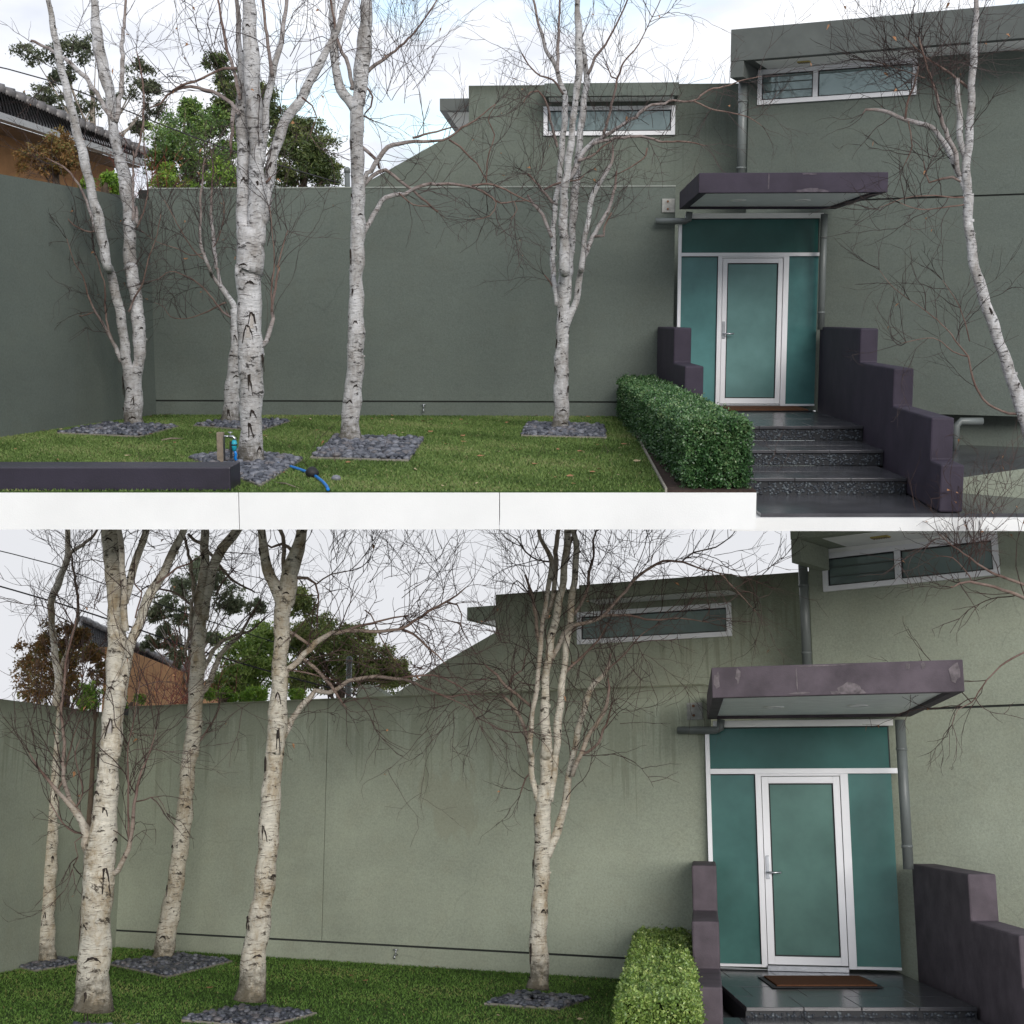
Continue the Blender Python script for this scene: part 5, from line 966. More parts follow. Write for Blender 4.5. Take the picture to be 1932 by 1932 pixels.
birch(LO, 'second birch of the lower garden standing in the diamond pebble bed', TB['b2'].y, [
    L_(8, (728, 1280, 155), (735, 1240, 125), (750, 1150, 112), (770, 1030, 112), (795, 900, 108), (815, 780, 102), (830, 660, 98), (845, 540, 95), (858, 430, 100), (870, 330, 95), (880, 200, 92), (890, 80, 92), (900, 0, 92)) + L_(7, (905, 1400, 92), (920, 1280, 98), (930, 1150, 96), (935, 1030, 94), (945, 900, 88), (950, 760, 86), (955, 620, 88), (962, 500, 88)),
    L_(7, (955, 580, 60), (960, 430, 66), (985, 300, 62), (990, 200, 56), (990, 100, 52), (990, 40, 50), (986, -60, 46)), L_(7, (980, 570, 60), (1005, 430, 56), (1030, 300, 60), (1060, 200, 64), (1100, 130, 64), (1145, 80, 60), (1180, 30, 56), (1220, -40, 50))],
    [L_(7, (910, 660, 22), (905, 540, 24), (920, 400, 24), (905, 240, 22), (880, 120, 20), (865, 50, 18), (850, -40, 14)), L_(7, (890, 40, 20), (960, 100, 22), (1040, 180, 22), (1110, 270, 20), (1180, 340, 16), (1300, 400, 9)), L_(7, (975, 1020, 36), (1020, 960, 34), (1050, 880, 34), (1090, 780, 30), (1150, 720, 26), (1210, 660, 22), (1250, 590, 16), (1290, 520, 10), (1340, 440, 8)),
     L_(7, (980, 880, 30), (1030, 780, 28), (1090, 710, 24), (1170, 670, 20), (1270, 640, 14), (1380, 540, 8)), L_(7, (868, 790, 16), (878, 740, 20), (905, 630, 20)), L_(7, (960, 1320, 14), (1010, 1240, 10), (1060, 1170, 8), (1090, 1060, 5)), L_(7, (915, 490, 18), (860, 440, 16), (780, 395, 14), (700, 380, 12), (640, 360, 10), (590, 400, 7)), L_(7, (1060, 420, 20), (1110, 330, 12), (1170, 260, 8))],
    M['bark_lo'], 1.8, 13, shoots=[(7, 1150, 650, 110, 14, .7), (7, 1250, 300, 120, 14, .5), (7, 1020, 1250, 60, 6, .9), (7, 820, 150, 90, 8, .3)], seed=33, tw=M['twig_lo'])
birch(LO, 'third birch of the lower garden with long limbs reaching right over the wall', 12.9, [
    L_(8, (1275, 1500, 190), (1280, 1420, 160), (1285, 1354, 150), (1300, 1200, 140), (1325, 1050, 135), (1345, 900, 125), (1365, 750, 130), (1378, 600, 120), (1388, 450, 122), (1395, 300, 118), (1410, 150, 112), (1420, 0, 112)) + L_(7, (1425, 1400, 112), (1435, 1250, 118), (1445, 1100, 108), (1450, 950, 98), (1455, 800, 98), (1465, 650, 98), (1470, 520, 100), (1478, 440, 108)),
    L_(7, (1470, 470, 90), (1430, 370, 80), (1395, 300, 72), (1365, 220, 62), (1350, 130, 56), (1345, 40, 52), (1338, -50, 48)), L_(7, (1485, 480, 98), (1510, 330, 108), (1530, 230, 100), (1560, 140, 84), (1585, 60, 74), (1605, -40, 66))],
    [L_(7, (1485, 330, 30), (1475, 200, 30), (1480, 100, 28), (1455, 20, 24), (1440, -40, 20)), L_(7, (1540, 150, 24), (1470, 100, 20), (1400, 130, 14), (1350, 80, 10)), L_(7, (1455, 970, 38), (1510, 890, 38), (1570, 820, 40), (1640, 750, 40), (1700, 690, 36), (1770, 660, 30), (1860, 640, 24)) + L_(9, (100, 640, 22), (240, 640, 20), (340, 625, 18), (430, 575, 16), (540, 505, 14), (640, 455, 14), (690, 420, 10), (745, 372, 7)),
     L_(9, (0, 635, 20), (130, 600, 16), (250, 570, 12), (400, 540, 7)), L_(9, (350, 625, 16), (420, 665, 16), (500, 730, 14), (570, 790, 10), (620, 850, 6)), L_(9, (620, 460, 12), (690, 480, 10), (720, 540, 8), (700, 640, 5)), L_(7, (1510, 640, 24), (1580, 690, 22), (1650, 730, 18)), L_(7, (1590, 800, 24), (1670, 870, 24), (1730, 940, 20), (1790, 1010, 18), (1860, 1115, 10)),
     L_(7, (1465, 1330, 42), (1500, 1230, 40), (1550, 1150, 38), (1610, 1080, 36), (1670, 1010, 34), (1750, 1015, 30), (1810, 990, 28), (1870, 950, 26)) + L_(9, (60, 935, 26), (150, 920, 24), (250, 925, 22), (360, 940, 20), (440, 965, 18), (530, 1005, 14), (620, 1045, 12), (700, 1035, 10), (800, 1030, 6)), L_(9, (360, 930, 14), (480, 912, 12), (580, 920, 12), (680, 970, 10), (770, 1020, 7)),
     L_(7, (1550, 305, 22), (1620, 310, 18), (1670, 350, 14), (1690, 420, 10), (1685, 560, 7)), L_(7, (1680, 350, 10), (1770, 290, 8), (1880, 270, 6)) + L_(9, (100, 200, 4),), L_(7, (1500, 880, 12), (1620, 900, 10), (1780, 940, 8)), L_(7, (1380, 1130, 16), (1390, 1160, 18), (1395, 1200, 14)), L_(9, (600, 1040, 8), (700, 1080, 7), (780, 1130, 5), (830, 1220, 3)), L_(9, (120, 510, 9), (160, 540, 8), (230, 700, 7), (330, 850, 5), (400, 930, 4))],
    M['bark_lo'], 1.75, 14, shoots=[(7, 1780, 200, 130, 16, .8), (9, 100, 250, 130, 18, .8), (9, 350, 330, 140, 22, .7), (9, 600, 250, 130, 18, .7), (9, 550, 900, 110, 12, .4), (9, 650, 700, 90, 8, .6), (9, 650, 1100, 90, 10, -.5), (7, 1750, 600, 110, 10, .8), (7, 1250, 1100, 60, 6, -.5)], seed=34, tw=M['twig_lo'])
birch(LO, 'many-stemmed slender birch before the lower strip window', 13.9, [
    L_(10, (1190, 1430, 135), (1194, 1380, 116), (1195, 1340, 112), (1195, 1240, 110), (1190, 1120, 100), (1195, 1000, 98), (1205, 850, 96), (1212, 700, 98), (1215, 580, 100), (1215, 450, 96), (1220, 350, 98), (1222, 260, 96), (1225, 200, 84)),
    L_(10, (1230, 290, 78), (1235, 150, 76), (1240, 0, 72)) + L_(9, (1240, 1400, 72), (1235, 1250, 62), (1228, 1100, 58), (1232, 980, 52), (1245, 860, 48), (1262, 720, 48), (1285, 620, 46), (1310, 500, 46), (1335, 380, 46), (1350, 260, 44), (1360, 150, 44), (1370, 40, 40), (1375, -40, 36)),
    L_(10, (1262, 300, 44), (1290, 100, 42), (1300, 0, 42)) + L_(9, (1300, 1380, 42), (1312, 1220, 48), (1325, 1080, 46), (1340, 940, 42), (1355, 800, 40), (1370, 680, 42), (1385, 560, 42), (1400, 420, 42), (1415, 290, 42), (1425, 180, 40), (1418, 90, 36), (1405, 20, 32), (1400, -40, 28)),
    L_(10, (1185, 290, 44), (1155, 160, 36), (1145, 20, 34)) + L_(9, (1142, 1380, 34), (1142, 1250, 32), (1160, 1120, 28), (1180, 980, 28), (1195, 860, 28), (1200, 740, 30), (1215, 620, 30), (1235, 460, 28), (1260, 340, 32), (1270, 220, 32), (1240, 130, 28), (1200, 60, 24), (1180, -40, 20)),
    L_(10, (1245, 640, 60), (1290, 520, 54), (1325, 430, 48), (1350, 330, 44), (1375, 180, 40), (1390, 60, 38), (1405, 0, 38)) + L_(9, (1405, 1400, 38), (1430, 1280, 38), (1460, 1160, 36), (1490, 1060, 36), (1530, 970, 36), (1580, 920, 30), (1620, 860, 22), (1640, 780, 11))],
    [L_(9, (1195, 740, 26), (1175, 560, 24), (1150, 420, 20), (1110, 290, 12)), L_(9, (1245, 560, 30), (1290, 350, 32), (1300, 200, 30), (1310, 60, 28), (1315, -40, 24)), L_(9, (1345, 290, 26), (1370, 150, 26), (1410, 50, 22), (1430, -40, 18)), L_(10, (1395, 140, 30), (1440, 40, 30)) + L_(9, (1450, 1400, 30), (1490, 1300, 28), (1540, 1220, 26), (1590, 1140, 24), (1620, 1050, 18), (1620, 940, 10)),
     L_(9, (1470, 1400, 18), (1560, 1330, 18), (1590, 1250, 16), (1620, 1180, 10), (1640, 1100, 7)), L_(9, (1205, 940, 26), (1250, 850, 30), (1310, 740, 32), (1350, 660, 32), (1400, 610, 26), (1480, 590, 22), (1570, 560, 22), (1650, 480, 20), (1730, 390, 20), (1780, 320, 20), (1850, 270, 18), (1920, 228, 17)) + L_(11, (60, 200, 14), (180, 205, 12), (300, 250, 10), (390, 270, 8), (480, 360, 6), (610, 500, 4)),
     L_(11, (170, 205, 9), (240, 150, 9), (370, 120, 8), (470, 45, 6)), L_(11, (390, 270, 6), (520, 290, 5), (640, 330, 3)), L_(9, (1330, 930, 20), (1400, 850, 20), (1480, 780, 16), (1560, 700, 12), (1620, 590, 7)), L_(9, (1350, 690, 24), (1430, 610, 22), (1520, 575, 20), (1640, 545, 18), (1750, 545, 16), (1850, 570, 13)) + L_(11, (20, 545, 11), (130, 535, 9), (240, 545, 7), (330, 560, 4)),
     L_(9, (1130, 1340, 22), (1095, 1200, 22), (1050, 1130, 24), (1010, 1080, 22), (970, 1030, 14)), L_(9, (1150, 1110, 16), (1060, 1030, 18), (990, 980, 20), (930, 910, 16), (860, 845, 9)), L_(9, (1010, 990, 12), (1030, 920, 12), (1090, 885, 10), (1110, 800, 7)), L_(9, (1410, 540, 22), (1490, 400, 20), (1500, 280, 18), (1530, 180, 14), (1525, 80, 12), (1560, -10, 9)),
     L_(9, (1265, 215, 12), (1180, 200, 10), (1110, 150, 10), (1060, 80, 8), (1000, 40, 5)), L_(10, (1165, 100, 12), (1110, 160, 10), (1080, 255, 8)), L_(9, (1620, 880, 12), (1720, 780, 9), (1830, 660, 7), (1930, 600, 4)), L_(9, (1150, 430, 10), (1060, 330, 8), (1020, 390, 6))],
    M['bark_lo'], 1.9, 11, shoots=[(9, 960, 700, 100, 16, 1.2), (9, 1560, 700, 100, 18, 1.1), (9, 1680, 900, 100, 16, .8), (9, 1600, 200, 110, 20, .9), (9, 1750, 150, 100, 16, .9), (9, 1050, 200, 100, 12, .6), (11, 350, 200, 90, 14, -.2), (9, 1700, 1150, 70, 10, .2), (9, 1050, 1150, 60, 8, .8)], seed=35, tw=M['twig_lo'])
birch(LO, 'birch at the right edge of the lower picture, twiggy branch before the window', 12.2, [
    L_(12, (2300, 1560, 80), (2290, 1300, 72), (2275, 600, 64), (2265, 0, 58)) + L_(11, (2260, 900, 54), (2250, 500, 48), (2240, 330, 44), (2235, 150, 40), (2232, 0, 36), (2230, -60, 32))],
    [L_(11, (2245, 450, 22), (2100, 380, 20), (1960, 340, 18), (1860, 325, 15), (1800, 330, 12), (1755, 355, 7)), L_(11, (2240, 370, 18), (2080, 300, 16), (1950, 250, 13), (1860, 180, 10), (1760, 110, 8), (1680, 40, 6)), L_(11, (1880, 325, 8), (1830, 250, 7), (1760, 180, 6), (1680, 170, 4)), L_(11, (2258, 700, 14), (2080, 790, 11), (1960, 900, 9), (1870, 1030, 7), (1790, 1070, 5), (1755, 1160, 3))],
    M['bark_lo'], 1.3, 6, shoots=[(11, 1850, 260, 60, 22, .9), (11, 1780, 150, 70, 22, .5), (11, 1900, 150, 80, 16, .8)], seed=36, tw=M['twig_lo'], ground=False)

# ------------------------------------------------------------------ plants and things beyond the walls
def leafy(V, name, label, cat, d, blobs, m, leaf=0.1, clumps=16, per=42, trunk=None, group=None, rnd=(0.15, 0.8), deep=0.55, limbs=True, mt=None, flat=0.7):
    random.seed(len(label) * 7 + len(blobs)); C_, S_, R_ = [], [], []
    pts = []
    for (k, x, y, r) in blobs:
        c = V.at(*U(k, x, y), d); rr = r * 1.12 * _CR[k][2] * d / F; pts.append((c, rr)); dz = random.uniform(-deep, deep)
        for i in range(int(clumps * 1.5)):
            v = rvec(); v.normalize(); v *= rr * random.random() ** 0.45 * 1.15; v.z *= 0.9
            C_.append(c + v + Vector((0, dz, 0))); S_.append(rr * random.uniform(0.18, 0.42)); R_.append(random.uniform(*rnd) * 0.75 + 0.25 * (0.5 + 0.5 * v.z / rr))
    bx = sum((p.x for p, r in pts), 0) / len(pts) if trunk is None else V.at(*U(*trunk), d).x
    t = thing(name, label, cat, V, (bx, d, 0), group)
    v, f, r = leaves(np.array(C_), np.array(S_), int(per * 1.3), leaf * 0.8, flat, 0.42, np.array(R_)); nobj('crown', v, f, m, t, rnd=r, kind='stuff')
    top = max(p.z for p, r in pts); lowz = min(p.z for p, r in pts); sc_ = d / F
    tb = [(bx, d, -0.02), (bx + .03, d, lowz * 0.5), (bx, d + .03, lowz), (bx + .04, d, (lowz + top) / 2)]
    obj('trunk', MB().tube(tb, [9 * sc_, 7.5 * sc_, 6 * sc_, 3 * sc_], 9, wob=.1), mt or M['trunk'], t, smooth=True)
    if limbs:
        for (p, r) in pts:
            a = Vector((bx, d, min(lowz, p.z) * random.uniform(.75, .98))); mid = a.lerp(p, .55) + Vector((random.uniform(-.1, .1), random.uniform(-.2, .2), 0))
            obj('limb', MB().tube([a, mid, p], [2.4 * sc_, 1.6 * sc_, 0.6 * sc_], 6), mt or M['trunk'], t, smooth=True)
    return t
M['gumbark'] = m_plain('pale_gum_bark', (0.30, 0.26, 0.22), 0.8, 0.25, 6)
B_ = lambda k, *p: [(k, *q) for q in p]
leafy(UP, 'gum_tree', 'tall gum tree with dark drooping clumps behind the upper tiled roof', 'tree', 25.0, B_(1, (230, 70, 75), (120, 420, 85), (300, 370, 75), (590, 250, 95), (610, 150, 60), (640, 380, 70), (560, 490, 55), (80, 360, 60), (150, 190, 50), (450, 350, 45), (320, 60, 70), (100, 60, 70), (40, 200, 50), (690, 290, 45), (20, 430, 70), (-80, 300, 80), (-60, 80, 70)), M['gum'], 0.075, 12, 34, (1, 300, 600), mt=M['gumbark'], flat=0.55)
leafy(UP, 'broadleaf_tree', 'leafy mid-green tree behind the wall left of the thick upper birch', 'tree', 23.4, B_(1, (860, 480, 130), (920, 640, 170), (760, 620, 105), (1060, 620, 120), (1000, 470, 90), (870, 760, 140), (720, 720, 80), (870, 390, 60), (1110, 760, 100)), M['broad'], 0.075, 22, 50, rnd=(.25, .9))
leafy(UP, 'dark_tree', 'tall dark tree rising between the thick upper birch stems', 'tree', 24.4, B_(1, (1110, 210, 75), (1120, 330, 85), (1110, 430, 80), (1400, 400, 80), (1450, 480, 70), (1250, 500, 120), (1080, 130, 55), (1200, 300, 90), (1330, 300, 70)), M['dense'], 0.07, 20, 46)
leafy(UP, 'dense_tree', 'rounded dark evergreen tree above the upper wall, right of the thick birch', 'tree', 22.8, B_(1, (1600, 560, 110), (1680, 670, 115), (1560, 700, 130), (1500, 600, 90), (1745, 780, 75), (1460, 800, 90), (1620, 820, 140), (1560, 500, 70)), M['dense'], 0.066, 26, 56, rnd=(.25, .9))
for i, (lab, bl) in enumerate([('bright lime shrub poking over the upper wall beside the thick birch', B_(1, (1130, 800, 60), (1070, 850, 50), (1160, 850, 45), (1100, 760, 30))), ('lime-leaved shrub at the upper wall corner below the leafy tree', B_(1, (740, 760, 34), (720, 830, 50), (800, 860, 50), (860, 870, 40), (690, 860, 40))),
      ('small lime shrub above the upper side wall below the orange gable', B_(1, (350, 830, 45), (400, 890, 35), (330, 880, 35), (390, 820, 25)))]):
    leafy(UP, 'lime_shrub', lab, 'shrub', 22.5 if i < 2 else 20.6, bl, M['lime'], 0.075, 14, 30, group='bright green shrubs beyond the walls')
leafy(UP, 'rusty_shrub', 'rusty autumn shrub over the upper side wall at far left', 'shrub', 19.6, B_(1, (90, 600, 65), (120, 670, 75), (60, 760, 65), (150, 760, 50), (20, 680, 80), (-60, 720, 90)), M['rusty'], 0.06, 14, 36)
leafy(LO, 'gum_tree', 'gum tree with grey-green drooping clumps behind the lower tiled roof', 'tree', 31.5, B_(7, (860, 360, 85), (1000, 320, 95), (1120, 430, 85), (1090, 350, 65), (760, 490, 60), (690, 540, 45), (870, 560, 60), (760, 700, 60), (840, 810, 50), (930, 230, 60), (1300, 500, 50), (1060, 700, 45), (1170, 470, 50), (790, 340, 50), (640, 700, 45), (710, 620, 40)), M['gum_lo'], 0.095, 17, 40, (7, 900, 900), mt=M['gumbark'], flat=0.55)
leafy(LO, 'broadleaf_tree', 'bright mid-green leafy tree above the lower wall between the birches', 'tree', 28.5, B_(7, (1290, 760, 130), (1240, 850, 140), (1330, 890, 140), (1170, 930, 105), (1380, 720, 90), (1340, 650, 75), (1140, 1000, 80), (1260, 980, 120), (1420, 850, 90)), M['broad_lo'], 0.10, 22, 48, rnd=(.3, .95))
leafy(LO, 'dense_tree', 'rounded dense evergreen tree over the lower wall behind the long limbs', 'tree', 28, B_(7, (1600, 480, 85), (1640, 600, 105), (1690, 790, 130), (1780, 690, 100), (1560, 420, 50), (1730, 900, 110), (1600, 950, 90), (1560, 700, 90)) + B_(9, (60, 700, 90), (150, 810, 115), (250, 850, 95), (270, 930, 100), (120, 920, 120), (330, 900, 60), (40, 820, 110)), M['dense_lo'], 0.095, 24, 50, rnd=(.3, 1.0))
leafy(LO, 'rusty_shrub', 'rusty brown and green shrub over the lower side wall at far left', 'shrub', 18.2, B_(7, (90, 690, 90), (130, 800, 100), (200, 840, 100), (120, 950, 110), (300, 880, 75), (60, 1050, 100), (230, 960, 80), (0, 800, 110), (-80, 900, 110), (340, 800, 45), (230, 690, 60), (190, 640, 50)), M['rusty'], 0.06, 16, 40)
for i, (lab, bl, dd) in enumerate([('bright green shrub over the lower side wall left of the thick birch', B_(7, (300, 1060, 60), (345, 1020, 50), (250, 1060, 50), (330, 1100, 40)), 18.0), ('small lime shrub in the lower wall corner beside the thick birch', B_(7, (515, 1050, 34), (505, 1110, 32), (560, 1050, 26)), 20.2),
      ('low lime shrub on the lower wall top right of the second birch', B_(7, (1110, 1030, 40), (1060, 1045, 28), (1150, 1045, 26)), 19.5), ('low lime shrub on the lower wall top left of the third birch', B_(7, (1320, 1035, 40), (1370, 1040, 28), (1290, 1045, 26)), 19.2), ('low lime shrub on the lower wall top right of the third birch', B_(7, (1550, 1030, 34), (1590, 1040, 24)), 18.9)]):
    leafy(LO, 'lime_shrub', lab, 'shrub', dd, bl, M['lime'], 0.055, 14, 30, group='bright green shrubs beyond the walls')

def red_twigs(V, label, d, k, x, y, w, n, sd):
    random.seed(sd); t = thing('red_twig_shrub', label, 'shrub', V, (V.at(*U(k, x, y), d).x, d, 0)); mb = MB(); c = V.at(*U(k, x, y), d)
    for _ in range(n): twig(mb, c + Vector((random.gauss(0, w * .1), random.gauss(0, .15), -0.3)), Vector((random.gauss(0, .7), random.gauss(0, .5), .8)), random.uniform(0.5, 1.1), 0.006, 2, 0.14, 0.04)
    o = obj('stems', mb, M['redtwig'], t); o['kind'] = 'stuff'
    obj('base_stem', MB().tube([(c.x, d, -0.02), (c.x, d, c.z * .5), (c.x + .03, d, c.z - .25)], [0.05, .04, .02], 8), M['trunk'], t, smooth=True)
red_twigs(UP, 'leafless red-twigged shrub in the upper wall corner', 22, 1, 600, 920, 2.0, 26, 41)
red_twigs(LO, 'leafless red-twigged shrub behind the second lower birch', 20.5, 7, 900, 1000, 3.0, 30, 42)

def neighbour(V, label, gl, gr, rl_, rr_, wall_z, courses, cols):
    """Tiled hip seen over the wall: gutter line gl-gr, ridge line rl-rr (points), brick gable wall under it."""
    gl, gr, rl_, rr_ = map(Vector, (gl, gr, rl_, rr_)); t = thing('neighbour_house', label, 'house', V, (gl.x, gl.y, 0))
    vs, fs, a = [], [], 0; nrm = (gr - gl).cross(rl_ - gl).normalized(); nrm = nrm if nrm.z > 0 else -nrm
    nx = cols * 6
    for c in range(courses):
        for e, hh in ((0, 0.035), (1, 0.004)):
            v = (c + e * 1.04) / courses
            for i in range(nx + 1):
                u = i / nx; p = gl.lerp(gr, u).lerp(rl_.lerp(rr_, u), min(v, 1.0)); vs.append(p + nrm * (hh + 0.016 * math.cos(u * cols * 6.283)))
        for i in range(nx): k = c * 2 * (nx + 1) + i; fs.append((k, k + 1, k + nx + 2, k + nx + 1))
    rf = obj('roof', MB().add([gl, gr, rr_, rl_, gl - nrm * .04, gr - nrm * .04, rr_ - nrm * .04, rl_ - nrm * .04], [(0, 1, 2, 3), (7, 6, 5, 4), (0, 4, 5, 1), (1, 5, 6, 2), (2, 6, 7, 3), (3, 7, 4, 0)]), M['tile'], t)
    o = obj('roof_tiles', MB().add(vs, fs), M['tile'], rf); o['kind'] = 'stuff'
    rd = rr_ - rl_; n = 18
    for i in range(n): p, q = rl_ + rd * (i / n), rl_ + rd * ((i + 1.05) / n); obj('ridge_tile', MB().tube([p + nrm * .03, q + nrm * .05], [0.10, 0.115], 8), M['tile'], rf, smooth=True)
    d = (gr - gl).normalized(); out_ = Vector((d.y, -d.x, 0)); out_ = out_ if out_.y < 0 else -out_
    obj('gutter', MB().prism([gl + out_ * .10 + Vector((0, 0, -.02)), gl + out_ * .10 + Vector((0, 0, -.11)), gl - out_ * .03 + Vector((0, 0, -.11)), gl - out_ * .03 + Vector((0, 0, -.02))], gr - gl), M['gutter'], t)
    obj('eave_lining', MB().prism([gl - out_ * .03 + Vector((0, 0, -.115)), gl - out_ * .50 + Vector((0, 0, -.115)), gl - out_ * .50 + Vector((0, 0, -.14)), gl - out_ * .03 + Vector((0, 0, -.14))], gr - gl), M['brick_dk'], t)
    obj('wall', MB().prism([gl - out_ * .5 + Vector((0, 0, -.12)), gl - out_ * .5 + Vector((0, 0, -gl.z)), gl - out_ * .8 + Vector((0, 0, -gl.z)), gl - out_ * .8 + Vector((0, 0, -.12))], gr - gl), M['brick'], t)
    return t
M['brick_dk'] = m_plain('brown_eave_lining', (0.22, 0.14, 0.08), 0.8, 0.2)
zg = UP.at(96.7, 243.7, 20.6).z
def onz(V, px, py, z): d = V.ray(px, py); return Vector((0, 0, V.eye)) + d * ((z - V.eye) / d.z)
neighbour(UP, 'orange brick house with dark tiled roof behind the upper side wall', onz(UP, -60, 193, zg), onz(UP, 268, 301, zg), UP.at(-60, 150, 22.4), UP.at(272, 293, 24.9), 0, 16, 60)
zg = LO.at(174, 1218, 27).z
neighbour(LO, 'orange brick house with dark tiled roof behind the lower birches', onz(LO, 150, 1209, zg), onz(LO, 365, 1290, zg), LO.at(150, 1172, 30), LO.at(372, 1280, 35), 0, 15, 60)

def vent_pipe(V, label, px, y0, y1, d, r):
    p = V.at(px, y0, d); t = thing('vent_pipe', label, 'pipe', V, (p.x, p.y, 0)); obj('pipe', MB().tube([(p.x, p.y, -0.01), (p.x, p.y, p.z)], r, 12), M['pipe'], t, smooth=True)
    obj('cap', MB().tube([(p.x, p.y, p.z + .001), (p.x, p.y, p.z + .06), (p.x, p.y, p.z + .09)], [r * 1.15, r * 1.15, r * .5], 12), M['pipe'], t, smooth=True)
vent_pipe(UP, 'grey vent pipe above the upper wall beside the forked birch', 655, 326, 355, 22.5, 0.045)
vent_pipe(LO, 'grey vent pipe rising above the lower wall before the evergreen', 659, 1250, 1320, 19.5, 0.042)
pf = Frame(LO, 700, 1310, 18.6, 27); pq = [pf.st(*U(9, *q)) for q in ((75, 1060), (262, 1060), (262, 1040), (160, 980), (140, 971), (100, 971), (80, 985), (75, 1010))]
o = obj('curved_parapet', MB().prism([pf.pt(s, t_) for s, t_ in [(pq[0][0], 0), (pq[1][0], 0)] + pq[1:]], -pf.n * .2), M['render_lo'], V=LO); tag(o, 'small round-topped rendered parapet behind the lower wall top', 'parapet')

def cable(V, label, pts, r):
    q = [(V.at(px, py, d), r) for px, py, d in pts]; c = crom(q, 0.5); p0 = c[0][0]
    o = obj('power_cable', MB().tube([a for a, _ in c], r, 6), M['wire'], V=V, base=p0, smooth=True); tag(o, label, 'cable')
cable(UP, 'thin dark cable sagging across the trees of the upper picture', [(-40, 118, 22), (97, 153, 22), (297, 232, 22), (440, 285, 22), (640, 345, 22)], 0.010)
cable(LO, 'thin dark cable crossing behind the lower birches', [(-40, 1095, 21), (110, 1138, 21), (254, 1185, 21), (359, 1222, 21), (520, 1270, 21), (700, 1318, 21)], 0.012)
cable(LO, 'second cable higher up behind the lower birches', [(-40, 1030, 21.5), (100, 1065, 21.5), (200, 1103, 21.5), (300, 1140, 21.5), (420, 1180, 21.5), (560, 1225, 21.5)], 0.008)

# ------------------------------------------------------------------ small things on the upper lawn
d = TB['a3'].y - 0.15
def g2(x, y, dd=d): return UP.at(*U(2, x, y), dd)
sp = g2(1088, 1178); t = thing('standpipe', 'garden tap on a weathered post beside the thick upper birch', 'tap', UP, (sp.x, sp.y, 0))
k = .30637 * d / F
obj('post', MB().box(sp.x - 22 * k, sp.x + 20 * k, sp.y, sp.y + 0.07, -0.003, g2(1088, 1002).z), M['timber'], t, bevel=0.006)
obj('pipe', MB().tube([(sp.x + 26 * k, sp.y - .01, 0.0), (sp.x + 26 * k, sp.y - .01, g2(0, 1030).z), (sp.x + 30 * k, sp.y - .02, g2(0, 1024).z), (sp.x + 60 * k, sp.y - .03, g2(0, 1024).z)], 6 * k, 8), M['steel'], t, smooth=True)
obj('tap_body', MB().tube([(sp.x + 55 * k, sp.y - .03, g2(0, 1026).z), (sp.x + 84 * k, sp.y - .03, g2(0, 1026).z), (sp.x + 95 * k, sp.y - .03, g2(0, 1036).z), (sp.x + 96 * k, sp.y - .03, g2(0, 1052).z)], [7 * k, 10 * k, 10 * k, 9 * k], 10), M['steel'], t, smooth=True)
obj('tap_handle', MB().tube([(sp.x + 68 * k, sp.y - .03, g2(0, 1020).z), (sp.x + 68 * k, sp.y - .03, g2(0, 995).z)], 3 * k, 6).tube([(sp.x + 54 * k, sp.y - .03, g2(0, 1000).z), (sp.x + 82 * k, sp.y - .03, g2(0, 1000).z)], 4 * k, 6), M['steel'], t, smooth=True)
wt = thing('water_timer', 'turquoise hose timer hanging from the upper garden tap', 'hose timer', UP, (sp.x + 90 * k, sp.y - .03, g2(0, 1100).z))
obj('body', MB().tube([(sp.x + 92 * k, sp.y - .03, g2(0, 1047).z), (sp.x + 92 * k, sp.y - .03, g2(0, 1070).z), (sp.x + 90 * k, sp.y - .03, g2(0, 1084).z), (sp.x + 92 * k, sp.y - .03, g2(0, 1112).z)], [12 * k, 19 * k, 17 * k, 14 * k], 12), M['teal_plastic'], wt, smooth=True)
obj('collar', MB().tube([(sp.x + 92 * k, sp.y - .03, g2(0, 1072).z), (sp.x + 92 * k, sp.y - .03, g2(0, 1080).z)], 19.5 * k, 12), M['black'], wt, smooth=True)
obj('battery_case', MB().box(sp.x + 64 * k, sp.x + 76 * k, sp.y - .05, sp.y - .01, g2(0, 1160).z, g2(0, 1055).z), M['black'], wt, bevel=0.004)
h0 = [Vector((sp.x + 92 * k, sp.y - .03, g2(0, 1112).z)), Vector((sp.x + 98 * k, sp.y - .02, g2(0, 1135).z)), Vector((sp.x + 104 * k, sp.y + .03, 0.035))]
h1 = [UP.gnd(*U(2, x, y), 0.02) for x, y in ((1380, 1188), (1430, 1192), (1520, 1214), (1610, 1244), (1660, 1266), (1710, 1302), (1738, 1332), (1750, 1356))]
mid = [h0[-1].lerp(h1[0], .5) + Vector((0.1, .25, -.01))]; q = [(p, .0) for p in h0 + mid + h1]; q = crom(q, 0.04)
ht = thing('garden_hose', 'bright blue hose lying across the upper lawn', 'hose', UP, h1[3]); obj('hose', MB().tube([p + Vector((0, 0, 0.004)) for p, _ in q], 0.0135, 10), M['blue'], ht, smooth=True)
bp = UP.gnd(*U(2, 1652, 1264), 0.03); mb = MB(); n = 10
mb.tube([bp + Vector((-.055 + .11 * i / 8, 0.02 - .04 * i / 8, .02)) for i in range(9)], [0.014 + 0.042 * math.sin(math.pi * (i + .3) / 8.6) for i in range(9)], 12); obj('connector', mb, M['black'], ht, smooth=True)
lp = UP.gnd(*U(2, 1800, 1305)); o = bpy.data.objects.new('stray_pebble', PEB[2]); COL.objects.link(o); o.matrix_world = UP.M @ Matrix.Translation(lp + Vector((0, 0, .03))) @ Matrix.Diagonal((.045, .035, .03, 1)); tag(o, 'single grey pebble lying on the upper lawn beside the hose', 'pebble')
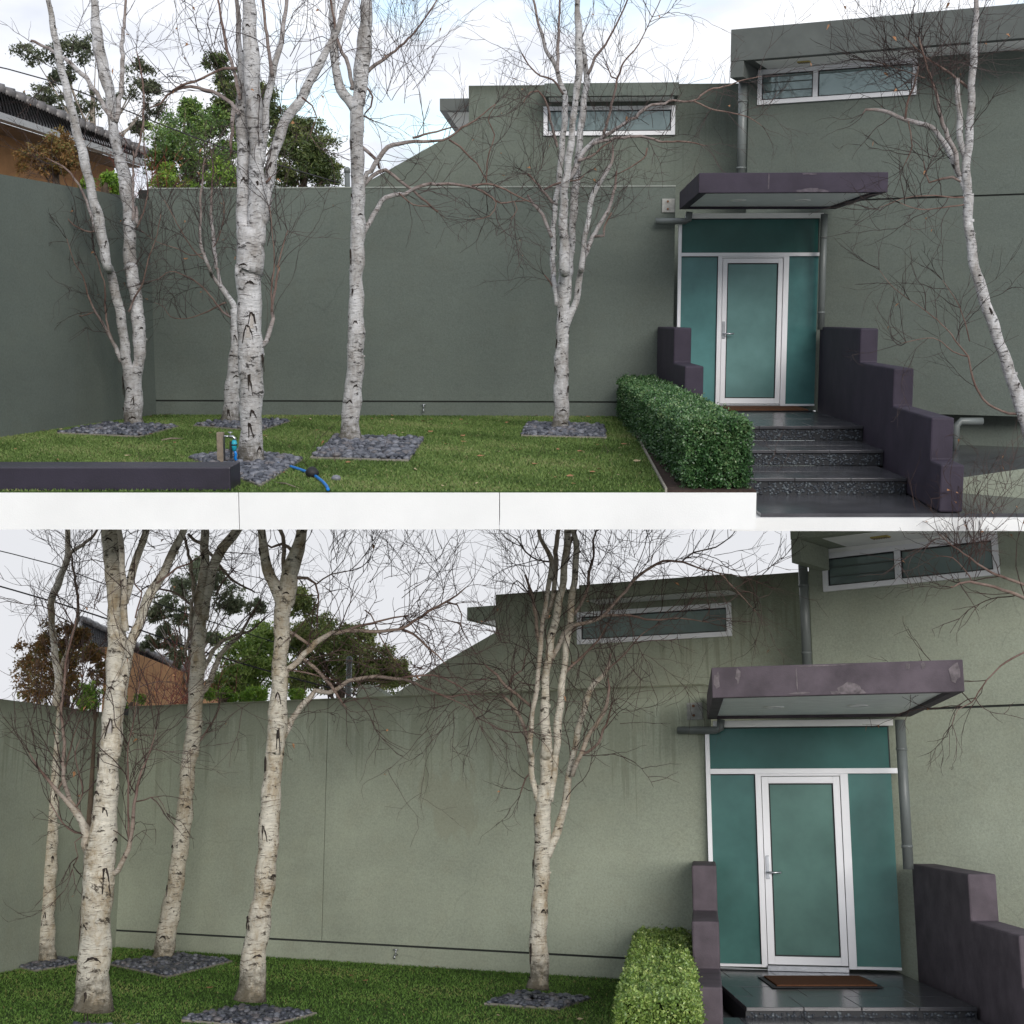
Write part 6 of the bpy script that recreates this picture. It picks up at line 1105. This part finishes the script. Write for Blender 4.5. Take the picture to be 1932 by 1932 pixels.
def stick(V, label, a, b, r=0.012):
    a, b = V.gnd(*U(*a), r), V.gnd(*U(*b), r); o = obj('fallen_stick', MB().tube([a, a.lerp(b, .4) + Vector((0, .02, .012)), a.lerp(b, .7) + Vector((0, -.01, .008)), b], [r, r * .9, r * .8, r * .4], 7), M['timber'], V=V, base=a, smooth=True); tag(o, label, 'stick')
stick(UP, 'pale dry stick lying on the upper lawn left of the standpipe', (2, 725, 1050), (2, 860, 1040))
stick(UP, 'thin dark twig fallen near the blue hose on the upper lawn', (2, 1420, 1310), (2, 1590, 1352), 0.007)
lm = bpy.data.meshes.new('fallen_leaf'); lm.from_pydata([(-.5, 0, .05), (-.15, .28, .12), (.35, .2, .05), (.55, 0, .16), (.35, -.2, .06), (-.15, -.28, .02), (0, 0, .0)], [], [(0, 6, 1), (1, 6, 2), (2, 6, 3), (3, 6, 4), (4, 6, 5), (5, 6, 0)]); lm.materials.append(M['dead'])
lm2 = lm.copy(); lm2.materials.clear(); lm2.materials.append(m_plain('pale_dry_leaf', (0.42, 0.33, 0.20), .8, .3, 30))
random.seed(77)
def litter(V, poly, n, word, pts=()):
    poly = ccw(poly); xs = [p[0] for p in poly]; ys = [p[1] for p in poly]; k = 0
    while k < n:
        if k < len(pts): p = V.gnd(*U(*pts[k])); x, y = p.x, p.y
        else:
            x, y = random.uniform(min(xs), max(xs)), random.uniform(min(ys), max(ys))
            if not hull_in(poly, np.array([x]), np.array([y]))[0]: continue
        o = bpy.data.objects.new('fallen_leaf', random.choice([lm, lm, lm2])); COL.objects.link(o); s = random.uniform(0.035, 0.085)
        o.matrix_world = V.M @ Matrix.Translation((x, y, 0.022)) @ Matrix.Rotation(random.uniform(0, 6.3), 4, 'Z') @ Matrix.Rotation(random.uniform(-.3, .3), 4, 'X') @ Matrix.Scale(s, 4)
        tag(o, 'brown fallen leaf lying on the %s lawn' % word, 'leaf', 'fallen leaves on the %s lawn' % word); k += 1
litter(UP, lawn_up, 120, 'upper', [(4, 655, 957), (4, 995, 950), (4, 440, 1200), (4, 900, 1055), (4, 1080, 1117), (4, 1555, 1090), (4, 1400, 1185), (4, 1525, 1260), (4, 810, 1330), (4, 355, 1015), (4, 290, 930), (2, 1640, 930), (2, 950, 1300), (4, 1445, 1130), (4, 1170, 1210), (4, 930, 940), (2, 160, 1110)])
litter(LO, lawn_lo, 40, 'lower', [(8, 65, 1215), (8, 465, 1320), (8, 850, 1190), (8, 1490, 1232), (8, 1780, 1250), (10, 390, 1268), (10, 700, 1300), (10, 745, 1328)])
